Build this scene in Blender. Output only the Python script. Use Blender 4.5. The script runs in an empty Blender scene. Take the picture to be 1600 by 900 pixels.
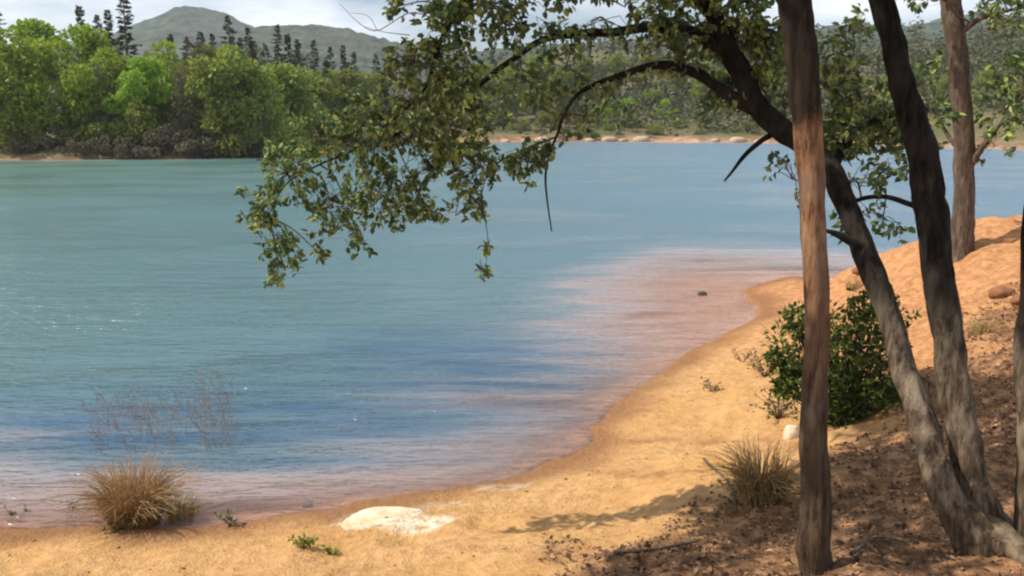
import bpy, math
import numpy as np

# ------------------------------------------------------------------ camera, sky, sun, exposure
SC = bpy.context.scene
COL = SC.collection
CAM_H = 3.2                       # eye above the lake surface
FOC = 1400.0                      # focal length in photo pixels (photo 1600 x 900)
PITCH = math.atan(258.0 / FOC)
cam_d = bpy.data.cameras.new("camera")
cam_d.lens = 36.0 * FOC / 1600.0
cam_d.clip_start = 0.05
cam_d.clip_end = 9000
cam = bpy.data.objects.new("camera", cam_d)
COL.objects.link(cam)
cam.location = (0, 0, CAM_H)
cam.rotation_euler = (math.radians(90) - PITCH, 0, 0)
SC.camera = cam

SUN_ELEV = math.radians(50)
SUN_TRAVEL = math.atan2(0.10, 0.98)         # heading the light travels: to the right, across the view
world = bpy.data.worlds.new("World")
SC.world = world
world.use_nodes = True
wn, wl = world.node_tree.nodes, world.node_tree.links
bg = wn["Background"]
sky = wn.new("ShaderNodeTexSky")
sky.sky_type = 'NISHITA'
sky.sun_disc = False
sky.sun_elevation = SUN_ELEV
fx, fy = -math.cos(SUN_TRAVEL), -math.sin(SUN_TRAVEL)      # direction towards the sun
sky.sun_rotation = math.atan2(fx, fy)
sky.dust_density = 0.4
sky.ozone_density = 2.5
tc = wn.new("ShaderNodeTexCoord")
mp = wn.new("ShaderNodeMapping"); mp.inputs["Scale"].default_value = (1.0, 1.0, 3.2)
mp.inputs["Location"].default_value = (0.35, 0.1, 0.2)
cn = wn.new("ShaderNodeTexNoise"); cn.inputs["Scale"].default_value = 2.6
cn.inputs["Detail"].default_value = 7; cn.inputs["Roughness"].default_value = 0.55
cr = wn.new("ShaderNodeValToRGB")
cr.color_ramp.elements[0].position = 0.42; cr.color_ramp.elements[0].color = (0, 0, 0, 1)
cr.color_ramp.elements[1].position = 0.60; cr.color_ramp.elements[1].color = (0.92, 0.92, 0.92, 1)
mx = wn.new("ShaderNodeMix"); mx.data_type = 'RGBA'
mx.inputs[7].default_value = (13.0, 13.5, 14.3, 1)
wl.new(tc.outputs["Generated"], mp.inputs[0]); wl.new(mp.outputs[0], cn.inputs["Vector"])
wl.new(cn.outputs["Fac"], cr.inputs[0]); wl.new(cr.outputs[0], mx.inputs[0])
wl.new(sky.outputs[0], mx.inputs[6]); wl.new(mx.outputs[2], bg.inputs[0])
bg.inputs[1].default_value = 0.085

sun_d = bpy.data.lights.new("sun", 'SUN')
sun_d.energy = 5.0
sun_d.angle = math.radians(0.5)
sun_d.color = (1.0, 0.93, 0.82)
sun = bpy.data.objects.new("sun", sun_d)
COL.objects.link(sun)
sun.rotation_euler = (math.radians(90) - SUN_ELEV, 0, SUN_TRAVEL - math.radians(90))
sun.location = (0, 0, 60)

SC.view_settings.view_transform = 'Standard'
SC.view_settings.look = 'None'
SC.view_settings.gamma = 1
SC.view_settings.use_curve_mapping = False
SC.view_settings.exposure = 0.27
SC.cycles.max_bounces = 7
SC.cycles.transparent_max_bounces = 12
SC.cycles.volume_bounces = 0
SC.cycles.filter_width = 2.2
SC.cycles.sample_clamp_indirect = 4
SC.cycles.sample_clamp_direct = 3
SC.cycles.use_denoising = True

# ------------------------------------------------------------------ helpers
RNG = np.random.default_rng(11)


def R(a, b, n=None):
    return RNG.uniform(a, b, n)


def ray(px, py):
    u, v = (px - 800) / FOC, (450 - py) / FOC
    c, s = math.cos(PITCH), math.sin(PITCH)
    return np.array([u, c + v * s, -s + v * c])


def at(px, py, depth):
    d = ray(px, py)
    return np.array([0, 0, CAM_H]) + d * (depth / d[1])


def on_plane(px, py, z=0.0):
    d = ray(px, py)
    return np.array([0, 0, CAM_H]) + d * ((z - CAM_H) / d[2])


_perm = np.random.default_rng(3).permutation(512).astype(np.int64)
_perm = np.concatenate([_perm, _perm, _perm])


def vnoise(x, y, seed=0):
    x = np.asarray(x, float) + seed * 17.31; y = np.asarray(y, float) - seed * 9.73
    xi = np.floor(x).astype(np.int64); yi = np.floor(y).astype(np.int64)
    xf, yf = x - xi, y - yi
    u = xf * xf * (3 - 2 * xf); v = yf * yf * (3 - 2 * yf)

    def h(a, b):
        return _perm[_perm[a & 511] + (b & 511)] / 255.5 - 1.0
    return ((h(xi, yi) * (1 - u) + h(xi + 1, yi) * u) * (1 - v)
            + (h(xi, yi + 1) * (1 - u) + h(xi + 1, yi + 1) * u) * v)


def fbm(x, y, oct=4, seed=0):
    r, a, f = 0, 0.5, 1.0
    for k in range(oct):
        r = r + a * vnoise(x * f, y * f, seed + k)
        a *= 0.5; f *= 2.03
    return r


def sstep(a, b, x):
    t = np.clip((x - a) / (b - a), 0, 1)
    return t * t * (3 - 2 * t)


class MB:
    def __init__(self):
        self.v, self.f, self.n = [], [], 0

    def add(self, v, f):
        v = np.asarray(v, float).reshape(-1, 3)
        f = np.asarray(f, np.int64)
        self.v.append(v); self.f.append(f + self.n); self.n += len(v)

    def mesh(self, name, mat, smooth=True, base=(0, 0, 0)):
        me = bpy.data.meshes.new(name)
        V = np.concatenate(self.v) - np.asarray(base, float)
        idx = np.concatenate([f.reshape(-1) for f in self.f])
        tot = np.concatenate([np.full(len(f), f.shape[1]) for f in self.f])
        st = np.concatenate([[0], np.cumsum(tot)[:-1]])
        me.vertices.add(len(V)); me.vertices.foreach_set("co", V.astype(np.float32).ravel())
        me.loops.add(len(idx)); me.loops.foreach_set("vertex_index", idx.astype(np.int32))
        me.polygons.add(len(tot)); me.polygons.foreach_set("loop_start", st.astype(np.int32))
        me.polygons.foreach_set("use_smooth", np.full(len(tot), bool(smooth)))
        me.update(calc_edges=True)
        me.materials.append(mat)
        return me

    def build(self, name, mat, parent=None, smooth=True, base=None):
        if base is None:
            base = parent["_base"] if parent is not None and "_base" in parent else (0, 0, 0)
        o = bpy.data.objects.new(name, self.mesh(name, mat, smooth, base))
        COL.objects.link(o)
        if parent is not None:
            o.parent = parent
        else:
            o.location = base
        return o


_roots = []


def thing(name, base, label, cat, group=None):
    o = bpy.data.objects.new(name, None)
    COL.objects.link(o)
    o.empty_display_size = 0.2
    o.location = base
    o["_base"] = [float(c) for c in base]
    _roots.append(o)
    tag(o, label, cat, group)
    return o


def tag(o, label, cat, group=None):
    o["label"] = label; o["category"] = cat
    if group:
        o["group"] = group
    return o


def norm(a):
    return a / np.maximum(np.linalg.norm(a, axis=-1, keepdims=True), 1e-9)


def catmull(P, n):
    P = np.asarray(P, float)
    Q = np.vstack([2 * P[0] - P[1], P, 2 * P[-1] - P[-2]])
    t = np.linspace(0, len(P) - 1 - 1e-6, n)
    i = t.astype(int); f = (t - i)[:, None]
    a, b, c, d = Q[i], Q[i + 1], Q[i + 2], Q[i + 3]
    return 0.5 * (2 * b + (c - a) * f + (2 * a - 5 * b + 4 * c - d) * f ** 2 + (3 * b - a - 3 * c + d) * f ** 3)


def tube(mb, pts, rad, seg=10, rough=0.0, seed=0, cap=True):
    pts = np.asarray(pts, float); K = len(pts)
    rad = np.broadcast_to(np.asarray(rad, float), (K,))
    T = norm(np.gradient(pts, axis=0))
    up = np.array([1.0, 0.2, 0.05]) if abs(T[0][2]) > 0.6 else np.array([0.1, 0.1, 1.0])
    N = np.zeros_like(T); n = norm(up - T[0] * np.dot(up, T[0]))
    for k in range(K):
        n = n - T[k] * np.dot(n, T[k]); n = n / max(np.linalg.norm(n), 1e-9); N[k] = n
    B = np.cross(T, N)
    a = np.linspace(0, 2 * np.pi, seg, endpoint=False)
    rr = rad[:, None] * np.ones(seg)[None]
    if rough:
        L = np.concatenate([[0], np.cumsum(np.linalg.norm(np.diff(pts, axis=0), axis=1))])
        ca, sa = np.cos(a), np.sin(a)
        g = (vnoise(ca[None] * 3 + 7 + L[:, None] * 0.9, sa[None] * 3 + L[:, None] * 1.7, seed) * 0.6
             + vnoise(ca[None] * 5 + L[:, None] * 9, sa[None] * 5 + L[:, None] * 3, seed + 4) * 0.5)
        rr = rr * (1 + rough * g)
    V = pts[:, None] + rr[..., None] * (np.cos(a)[None, :, None] * N[:, None] + np.sin(a)[None, :, None] * B[:, None])
    k = np.arange(K - 1)[:, None]; j = np.arange(seg)[None]; j2 = (j + 1) % seg
    F = np.stack([k * seg + j, k * seg + j2, (k + 1) * seg + j2, (k + 1) * seg + j], -1).reshape(-1, 4)
    mb.add(V, F)
    if cap and seg >= 6:
        for e, q in ((0, -1), (K - 1, 1)):
            ring = V[e]; c = pts[e] + T[e] * q * rad[e] * 0.3
            vv = np.vstack([ring, c]); jj = np.arange(seg)
            tri = np.stack([jj, (jj + 1) % seg, np.full(seg, seg)], -1)
            mb.add(vv, tri if q > 0 else tri[:, ::-1])


def tubes(mb, paths, r0, r1, seg=3):
    """many thin tubes at once: paths (N,K,3)"""
    paths = np.asarray(paths, float); N_, K = paths.shape[:2]
    r0 = np.broadcast_to(np.asarray(r0, float), (N_,)); r1 = np.broadcast_to(np.asarray(r1, float), (N_,))
    T = norm(np.gradient(paths, axis=1))
    ref = np.where(np.abs(T[..., 2:3]) > 0.8, np.array([1.0, 0, 0]), np.array([0, 0, 1.0]))
    A = norm(np.cross(T, ref)); B = np.cross(T, A)
    s = np.linspace(0, 1, K)[None, :, None, None]
    rad = r0[:, None, None, None] * (1 - s) + r1[:, None, None, None] * s
    a = np.linspace(0, 2 * np.pi, seg, endpoint=False)
    V = paths[:, :, None] + rad * (np.cos(a)[None, None, :, None] * A[:, :, None] + np.sin(a)[None, None, :, None] * B[:, :, None])
    n = np.arange(N_)[:, None, None] * K * seg; k = np.arange(K - 1)[None, :, None] * seg
    j = np.arange(seg)[None, None]; j2 = (j + 1) % seg
    F = np.stack([n + k + j, n + k + j2, n + k + seg + j2, n + k + seg + j], -1).reshape(-1, 4)
    mb.add(V, F)


def leaves(mb, C, D, size, wid=0.5, fold=0.25, droop=0.0):
    """oval leaves of two folded quads; C bases, D directions"""
    C = np.asarray(C, float); n = len(C)
    D = norm(np.asarray(D, float)); size = np.broadcast_to(np.asarray(size, float), (n,))[:, None]
    S = norm(np.cross(D, norm(RNG.normal(size=(n, 3)) + np.array([0, 0, 0.9]))))
    N = np.cross(S, D)
    w = size * wid * R(0.75, 1.2, (n, 1))
    f = w * fold
    b = C
    t = C + D * size - N * size * 0.12
    l1 = C + D * size * 0.30 + S * w * 0.45 + N * f
    l2 = C + D * size * 0.68 + S * w * 0.42 + N * f * 0.6
    r1 = C + D * size * 0.30 - S * w * 0.45 + N * f
    r2 = C + D * size * 0.68 - S * w * 0.42 + N * f * 0.6
    V = np.stack([b, r1, r2, t, l2, l1], 1).reshape(-1, 3)
    o = np.arange(n)[:, None] * 6
    F = np.concatenate([o + np.array([0, 1, 2, 3]), o + np.array([0, 3, 4, 5])])
    mb.add(V, F)


def rnd_dirs(n, zb=0.0):
    return norm(RNG.normal(size=(n, 3)) + np.array([0, 0, zb]))


# ------------------------------------------------------------------ materials
def new_mat(name):
    m = bpy.data.materials.new(name); m.use_nodes = True
    nt = m.node_tree
    return m, nt.nodes, nt.links, nt.nodes["Principled BSDF"]


def noise_node(N, L, vec, scale, detail=4, rough=0.55, stretch=None):
    if stretch is not None:
        q = N.new("ShaderNodeMapping"); q.inputs["Scale"].default_value = stretch
        L.new(vec, q.inputs[0]); vec = q.outputs[0]
    t = N.new("ShaderNodeTexNoise"); t.inputs["Scale"].default_value = scale
    t.inputs["Detail"].default_value = detail; t.inputs["Roughness"].default_value = rough
    L.new(vec, t.inputs["Vector"])
    return t.outputs["Fac"]


def ramp(N, L, fac, stops):
    r = N.new("ShaderNodeValToRGB"); e = r.color_ramp.elements
    while len(e) < len(stops):
        e.new(0.5)
    for k, (p, c) in enumerate(stops):
        e[k].position = p; e[k].color = (*c, 1) if len(c) == 3 else c
    L.new(fac, r.inputs[0])
    return r.outputs[0]


def mixc(N, L, fac, a, b, mode='MIX'):
    m = N.new("ShaderNodeMix"); m.data_type = 'RGBA'; m.blend_type = mode
    for s, val in ((0, fac), (6, a), (7, b)):
        if isinstance(val, (int, float)):
            m.inputs[s].default_value = val
        elif isinstance(val, tuple):
            m.inputs[s].default_value = (*val, 1)
        else:
            L.new(val, m.inputs[s])
    return m.outputs[2]


def mathn(N, L, op, a, b=0.0, clamp=False):
    m = N.new("ShaderNodeMath"); m.operation = op; m.use_clamp = clamp
    for s, val in ((0, a), (1, b)):
        if isinstance(val, (int, float)):
            m.inputs[s].default_value = val
        else:
            L.new(val, m.inputs[s])
    return m.outputs[0]


def bump(N, L, bsdf, h, strength, dist):
    b = N.new("ShaderNodeBump"); b.inputs["Strength"].default_value = strength
    b.inputs["Distance"].default_value = dist
    L.new(h, b.inputs["Height"]); L.new(b.outputs[0], bsdf.inputs["Normal"])
    return b


def leaf_mat(name, c1, c2, c3, rough=0.5, trans=0.35, objvar=0.25, spec=0.3):
    m, N, L, p = new_mat(name)
    g = N.new("ShaderNodeNewGeometry"); oi = N.new("ShaderNodeObjectInfo")
    col = ramp(N, L, g.outputs["Random Per Island"], [(0.0, c1), (0.55, c2), (1.0, c3)])
    hs = N.new("ShaderNodeHueSaturation")
    L.new(col, hs.inputs["Color"])
    L.new(mathn(N, L, 'MULTIPLY_ADD', oi.outputs["Random"], objvar * 1.6), hs.inputs["Value"])
    hs.inputs["Value"].links[0].from_node.inputs[2].default_value = 1 - objvar * 0.8
    L.new(mathn(N, L, 'MULTIPLY_ADD', oi.outputs["Random"], 0.03), hs.inputs["Hue"])
    hs.inputs["Hue"].links[0].from_node.inputs[2].default_value = 0.487
    L.new(hs.outputs[0], p.inputs["Base Color"])
    p.inputs["Roughness"].default_value = rough
    p.inputs["Specular IOR Level"].default_value = spec
    tr = N.new("ShaderNodeBsdfTranslucent"); L.new(hs.outputs[0], tr.inputs[0])
    ms = N.new("ShaderNodeMixShader"); ms.inputs[0].default_value = trans
    L.new(p.outputs[0], ms.inputs[1]); L.new(tr.outputs[0], ms.inputs[2])
    L.new(ms.outputs[0], N["Material Output"].inputs[0])
    return m


def bark_mat(name, dark, mid, light, patch=None, scale=1.0, bstr=0.9, light_zones=None):
    m, N, L, p = new_mat(name)
    v = N.new("ShaderNodeTexCoord").outputs["Object"]
    a = noise_node(N, L, v, 20 * scale, 8, 0.72, (1, 1, 0.16))
    b = noise_node(N, L, v, 4.5 * scale, 6, 0.68, (1, 1, 0.5))
    col = ramp(N, L, a, [(0.36, dark), (0.50, mid), (0.66, light)])
    if patch:
        col = mixc(N, L, ramp(N, L, b, [(0.48, (0, 0, 0)), (0.62, (0.8, 0.8, 0.8))]), col, patch)
    if light_zones:           # sun and shade painted up the stem: (heights as fractions of span, tint)
        z0, z1, stops = light_zones
        sx = N.new("ShaderNodeSeparateXYZ"); L.new(v, sx.inputs[0])
        zz = mathn(N, L, 'ADD', sx.outputs[2], mathn(N, L, 'MULTIPLY', mathn(N, L, 'SUBTRACT', b, 0.5), 0.45))
        zz = mathn(N, L, 'DIVIDE', mathn(N, L, 'SUBTRACT', zz, z0), z1 - z0)
        col = mixc(N, L, 1.0, col, ramp(N, L, zz, stops), 'MULTIPLY')
    L.new(col, p.inputs["Base Color"]); p.inputs["Roughness"].default_value = 0.9
    p.inputs["Specular IOR Level"].default_value = 0.15
    bump(N, L, p, a, bstr, 0.03 / scale)
    return m


def plain_mat(name, c1, c2, scale=6, rough=0.9, bstr=0.4, bd=0.02, spec=0.2):
    m, N, L, p = new_mat(name)
    v = N.new("ShaderNodeTexCoord").outputs["Object"]
    a = noise_node(N, L, v, scale, 6, 0.6)
    L.new(ramp(N, L, a, [(0.3, c1), (0.7, c2)]), p.inputs["Base Color"])
    p.inputs["Roughness"].default_value = rough; p.inputs["Specular IOR Level"].default_value = spec
    bump(N, L, p, a, bstr, bd)
    return m


# ------------------------------------------------------------------ terrain
near_px = [(0, 822), (120, 820), (250, 822), (380, 812), (480, 797), (560, 784), (640, 772), (740, 757), (815, 742),
           (870, 715), (925, 690), (935, 662), (975, 625), (1020, 595), (1080, 552), (1130, 530), (1170, 512),
           (1190, 492), (1172, 470), (1165, 457), (1195, 443), (1250, 432)]
SHORE = ([(-300, -40), (-60, 2), (-22, 6.2), (-10, 7.1)] + [tuple(on_plane(*q)[:2]) for q in near_px]
         + [(6.6, 17.2), (9.0, 18.2), (12, 18.6), (16, 17.8), (24, 14), (60, 5), (300, -30)])
SHORE = np.array(SHORE)
i0, i1 = 3, len(SHORE) - 4
mid = catmull(SHORE[i0:i1], 150)
wob = np.stack([fbm(np.arange(150) * 0.35, np.zeros(150), 3, 5), fbm(np.arange(150) * 0.35, np.zeros(150) + 9, 3, 8)], 1) * 0.10
SHORE = np.vstack([SHORE[:i0], mid + wob, SHORE[i1:]])
NEARPOLY = np.vstack([SHORE, [(300, -400), (-300, -400)]])
far_px = [(-160, 253), (0, 250), (90, 250.5), (200, 248.5), (280, 249), (330, 247), (390, 243), (430, 238), (500, 232), (580, 227.5),
          (700, 223.5), (800, 222), (920, 221.5), (1040, 222), (1180, 223), (1300, 225), (1420, 228), (1520, 231), (1640, 234)]
FAR = [(-2600, 60), (-240, 74)] + [tuple(on_plane(*q)[:2]) for q in far_px] + [(160, 95), (400, 60), (2600, 40)]
FAR = np.array(FAR)
FARPOLY = np.vstack([FAR, [(2600, 4000), (-2600, 4000)]])


def pdist(x, y, P):
    best = np.full(x.shape, 1e18)
    for a, b in zip(P[:-1], P[1:]):
        d = b - a; l2 = d @ d
        t = np.clip(((x - a[0]) * d[0] + (y - a[1]) * d[1]) / l2, 0, 1)
        best = np.minimum(best, (x - a[0] - t * d[0]) ** 2 + (y - a[1] - t * d[1]) ** 2)
    return np.sqrt(best)


def inside(x, y, P):
    c = np.zeros(x.shape, bool)
    for a, b in zip(P, np.roll(P, -1, 0)):
        if a[1] == b[1]:
            continue
        k = ((a[1] > y) != (b[1] > y)) & (x < (b[0] - a[0]) * (y - a[1]) / (b[1] - a[1]) + a[0])
        c ^= k
    return c


def fields(x, y):
    x = np.asarray(x, float); y = np.asarray(y, float)
    dn = pdist(x, y, SHORE) * np.where(inside(x, y, NEARPOLY), 1, -1)
    df = pdist(x, y, FAR) * np.where(inside(x, y, FARPOLY), 1, -1)
    return dn, df


def height(x, y, full=False):
    x = np.asarray(x, float); y = np.asarray(y, float)
    dn, df = fields(x, y)
    d = np.maximum(dn, 0)
    zn = 0.13 * np.minimum(d, 1.1) + 0.29 * np.clip(d - 1.1, 0, 3.2) + 0.10 * np.clip(d - 4.3, 0, 4)
    zn = zn + 0.55 * np.exp(-((x - 8.2) ** 2 / 14 + (y - 12.6) ** 2 / 10))
    zn = zn * (1 - 0.0 * d)
    zn += sstep(0.05, 1.5, d) * (0.10 * fbm(x * 0.9, y * 0.9, 3, 1) + 0.08 * fbm(x * 3.6, y * 3.6, 4, 2))
    rgt = sstep(0.6, 2.2, x) * sstep(0.6, 2.5, d)
    zn += 0.50 * np.exp(-((x - 6.9) ** 2 / 2.4 + (y - 14.2) ** 2 / 3.2)) * sstep(0.2, 1.5, d)
    zn += rgt * (0.10 * fbm(x * 2.3, y * 2.3, 4, 3))
    zn += sstep(0.0, 0.3, d) * 0.012 * fbm(x * 14, y * 14, 2, 21)
    e = np.maximum(df, 0)
    s = sstep(-45, 25, x)
    zf = 1.3 * sstep(0, 3.5, e) + 0.02 * np.minimum(e, 500) + s * 0.125 * np.clip(e - 3, 0, 190)
    zf += sstep(0, 8, e) * (0.5 * fbm(x * 0.13, y * 0.13, 3, 4) + s * 3.0 * fbm(x * 0.03, y * 0.03, 3, 6))
    m = np.minimum(np.abs(dn), np.abs(df))
    cove = sstep(-1.0, 2.6, x - 0.10 * (y - 8)) * sstep(6, 9, y)
    m = np.maximum(m + sstep(0.4, 2.5, m) * 0.9 * fbm(x * 0.35, y * 0.8, 3, 61), 0)
    zb = -np.minimum(0.012 + (0.25 - 0.175 * cove) * m + 0.010 * m * m, 4.0)
    zb = zb * (1 - 0.72 * np.exp(-((x - 3.2) ** 2 / 12 + (y - 17.0) ** 2 / 22)))
    z = np.where(dn > 0, zn, np.where(df > 0, zf, zb))
    return (z, dn, df) if full else z


def ground(x, y):
    return float(height(np.array([x]), np.array([y]))[0])


def on_ground(px, py):
    d = ray(px, py); o = np.array([0, 0, CAM_H])
    t = np.linspace(2, 60, 3000) if py > 300 else np.linspace(20, 400, 8000)
    P = o + d * t[:, None]
    h = height(P[:, 0], P[:, 1])
    k = np.argmax(P[:, 2] < h)
    q = P[k]; q[2] = h[k]
    return q


def axis(lo, hi, step, far_lo, far_hi, g):
    a = list(np.arange(lo, hi, step)); s = step
    while a[-1] < far_hi:
        s *= g; a.append(a[-1] + s)
    s = step; b = [lo]
    while b[-1] > far_lo:
        s *= g; b.append(b[-1] - s)
    return np.array(b[:0:-1] + a)


def grid_faces(nx, ny):
    i = np.arange(nx - 1)[:, None]; j = np.arange(ny - 1)[None]
    return np.stack([i * ny + j, (i + 1) * ny + j, (i + 1) * ny + j + 1, i * ny + j + 1], -1).reshape(-1, 4)


def set_attr(me, name, a):
    t = me.attributes.new(name, 'FLOAT', 'POINT')
    t.data.foreach_set("value", np.asarray(a, np.float32).ravel())


X = axis(-7, 10, 0.065, -2000, 2000, 1.045)
Y = axis(3.0, 15, 0.065, -250, 2000, 1.04)
GX, GY = np.meshgrid(X, Y, indexing='ij')
GZ, DN, DF = height(GX, GY, True)

# ground material: sand, leaf litter under the trees, damp edge, lake bed, far bank and far grass
gm, N, L, p = new_mat("ground")
pos = N.new("ShaderNodeNewGeometry").outputs["Position"]


def attr(N, nm):
    a = N.new("ShaderNodeAttribute"); a.attribute_name = nm
    return a.outputs["Fac"]


n1 = noise_node(N, L, pos, 1.1, 5, 0.6); n2 = noise_node(N, L, pos, 9, 6, 0.65); n3 = noise_node(N, L, pos, 60, 3, 0.6)
sand = mixc(N, L, ramp(N, L, n1, [(0.35, (0, 0, 0)), (0.65, (1, 1, 1))]), (0.54, 0.30, 0.115), (0.60, 0.36, 0.16))
sand = mixc(N, L, ramp(N, L, n2, [(0.35, (0.65, 0.65, 0.65)), (0.58, (0, 0, 0))]), sand, (0.38, 0.20, 0.075))
red = mixc(N, L, ramp(N, L, n2, [(0.35, (0, 0, 0)), (0.65, (1, 1, 1))]), (0.34, 0.155, 0.065), (0.58, 0.30, 0.135))
col = mixc(N, L, attr(N, "red"), sand, red)
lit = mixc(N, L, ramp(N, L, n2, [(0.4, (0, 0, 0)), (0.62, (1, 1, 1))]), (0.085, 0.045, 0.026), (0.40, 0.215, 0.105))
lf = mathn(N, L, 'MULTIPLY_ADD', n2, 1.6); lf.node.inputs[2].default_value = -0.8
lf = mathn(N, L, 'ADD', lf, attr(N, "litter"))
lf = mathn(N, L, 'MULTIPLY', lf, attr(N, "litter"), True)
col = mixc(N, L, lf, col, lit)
col = mixc(N, L, mathn(N, L, 'MULTIPLY', attr(N, "bleach"), ramp(N, L, n2, [(0.36, (0, 0, 0)), (0.54, (1, 1, 1))])), col, (0.74, 0.65, 0.50))
col = mixc(N, L, attr(N, "damp"), col, (0.24, 0.115, 0.055))
bed = mixc(N, L, ramp(N, L, n1, [(0.35, (0, 0, 0)), (0.65, (1, 1, 1))]), (0.50, 0.27, 0.17), (0.62, 0.38, 0.26))
col = mixc(N, L, attr(N, "bed"), col, bed)
farg = mixc(N, L, ramp(N, L, noise_node(N, L, pos, 0.09, 5, 0.6), [(0.4, (0, 0, 0)), (0.6, (1, 1, 1))]), (0.085, 0.095, 0.035), (0.15, 0.125, 0.065))
fbank = mixc(N, L, ramp(N, L, noise_node(N, L, pos, 0.5, 4, 0.6), [(0.4, (0, 0, 0)), (0.6, (1, 1, 1))]), (0.20, 0.10, 0.06), (0.36, 0.24, 0.15))
farc = mixc(N, L, attr(N, "farbank"), farg, fbank)
col = mixc(N, L, attr(N, "far"), col, farc)
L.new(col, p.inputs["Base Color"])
p.inputs["Roughness"].default_value = 0.95; p.inputs["Specular IOR Level"].default_value = 0.1
hh = mathn(N, L, 'ADD', mathn(N, L, 'MULTIPLY', n2, 1.0), mathn(N, L, 'MULTIPLY', n3, 0.25))
bump(N, L, p, hh, 1.0, 0.06)

mb = MB(); mb.add(np.stack([GX, GY, GZ], -1), grid_faces(len(X), len(Y)))
go = mb.build("ground", gm); go["kind"] = "structure"
me = go.data
# litter reaches from the tree feet; the line runs from bottom centre to the upper right of the bank
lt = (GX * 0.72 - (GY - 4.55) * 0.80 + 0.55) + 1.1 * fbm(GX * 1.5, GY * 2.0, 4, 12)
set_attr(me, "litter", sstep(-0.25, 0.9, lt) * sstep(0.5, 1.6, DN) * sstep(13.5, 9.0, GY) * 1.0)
set_attr(me, "red", sstep(2.2, 4.6, GX + 0.25 * fbm(GX, GY, 3, 14)) * sstep(5, 8, GY))
lines = np.zeros_like(GX)
for pl, w_ in (([(925, 690), (985, 689), (1080, 691), (1170, 690), (1245, 692)], .045), ([(870, 722), (930, 736), (1020, 740), (1120, 738), (1235, 744)], .035)):
    lp = catmull([on_ground(*q)[:2] for q in pl], 30)
    dl = pdist(GX, GY, lp) + 0.06 * fbm(GX * 5, GY * 5, 3, 71)
    lines = np.maximum(lines, sstep(w_ * 2, 0, dl) * 0.6)
set_attr(me, "damp", np.maximum(lines, 1) * 0 + np.maximum(lines, sstep(0.62, 0.05, DN + 0.30 * fbm(GX * 2, GY * 2, 3, 15)) * (DN > -0.3) * 0.85))
blc = np.zeros_like(GX)
for qx, qy, rx_, ry_, st in ((604, 811, 88, .30, 1.0), (650, 818, 55, .22, 0.9), (782, 762, 46, .09, 0.7), (690, 790, 60, .10, 0.35)):
    q = on_ground(qx, qy); ang = math.atan2(0.12, 1.0)
    ux = (GX - q[0]) * math.cos(ang) + (GY - q[1]) * math.sin(ang); uy = -(GX - q[0]) * math.sin(ang) + (GY - q[1]) * math.cos(ang)
    rr_ = np.sqrt((ux / (rx_ * q[1] / FOC)) ** 2 + (uy / ry_) ** 2) + 0.45 * fbm(GX * 4.5, GY * 6, 4, 97)
    blc = np.maximum(blc, st * sstep(1.08, 0.88, rr_))
set_attr(me, "bleach", blc)
set_attr(me, "bed", sstep(0.02, -0.15, DN) * (DF < 0))
set_attr(me, "far", (DF > -2) * 1.0)
set_attr(me, "farbank", sstep(3.6, 1.6, DF + 3.0 * sstep(0, -20, GX) + 2 * fbm(GX * 0.15, GY * 0.15, 3, 16)))

# ------------------------------------------------------------------ lake
wm, N, L, p = new_mat("lake_water")
N.remove(p)
g = N.new("ShaderNodeNewGeometry"); pos = g.outputs["Position"]
patch = ramp(N, L, noise_node(N, L, pos, 0.11, 3, 0.5, (1.0, 1.6, 1)), [(0.40, (0.25, 0.25, 0.25)), (0.60, (1, 1, 1))])
w1 = noise_node(N, L, pos, 1.5, 4, 0.6, (0.5, 1.8, 1)); w2 = noise_node(N, L, pos, 6.0, 3, 0.55, (0.6, 1.5, 1))
hw = mathn(N, L, 'MULTIPLY', mathn(N, L, 'ADD', w1, mathn(N, L, 'MULTIPLY', w2, 0.30)), patch)
bp = N.new("ShaderNodeBump"); bp.inputs["Strength"].default_value = 1.0; bp.inputs["Distance"].default_value = 0.30
L.new(hw, bp.inputs["Height"])
gl = N.new("ShaderNodeBsdfGlossy"); gl.inputs["Roughness"].default_value = 0.16
gl.inputs["Color"].default_value = (0.95, 0.97, 1, 1); L.new(bp.outputs[0], gl.inputs["Normal"])
sed = noise_node(N, L, pos, 0.55, 4, 0.6, (0.35, 1.5, 1))
depth = mathn(N, L, 'MULTIPLY', attr(N, "depth"), mathn(N, L, 'MULTIPLY_ADD', sed, 4.6), True)
depth.node.inputs[1].links[0].from_node.inputs[2].default_value = -1.25
depth = mathn(N, L, 'MAXIMUM', depth, mathn(N, L, 'MULTIPLY', mathn(N, L, 'SUBTRACT', attr(N, "depth"), 0.22), 1.6, True))
tp = N.new("ShaderNodeBsdfTransparent")
L.new(ramp(N, L, depth, [(0.0, (0.96, 0.93, 0.92)), (0.25, (0.95, 0.91, 0.91)), (0.9, (0.86, 0.88, 0.90))]), tp.inputs[0])
df = N.new("ShaderNodeBsdfDiffuse")
sxp = N.new("ShaderNodeSeparateXYZ"); L.new(pos, sxp.inputs[0])
gx_ = mathn(N, L, 'MULTIPLY_ADD', sxp.outputs[0], 0.022); gx_.node.inputs[2].default_value = 0.62
gx_ = mathn(N, L, 'ADD', gx_, mathn(N, L, 'MULTIPLY', mathn(N, L, 'SUBTRACT', noise_node(N, L, pos, 0.035, 3, 0.5), 0.5), 0.8), True)
lakec = ramp(N, L, gx_, [(0.0, (0.075, 0.145, 0.120)), (0.5, (0.090, 0.160, 0.180)), (1.0, (0.100, 0.180, 0.250))])
silt = ramp(N, L, depth, [(0.0, (0.42, 0.285, 0.235)), (0.22, (0.36, 0.28, 0.275)), (0.55, (0.22, 0.23, 0.26))])
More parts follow.
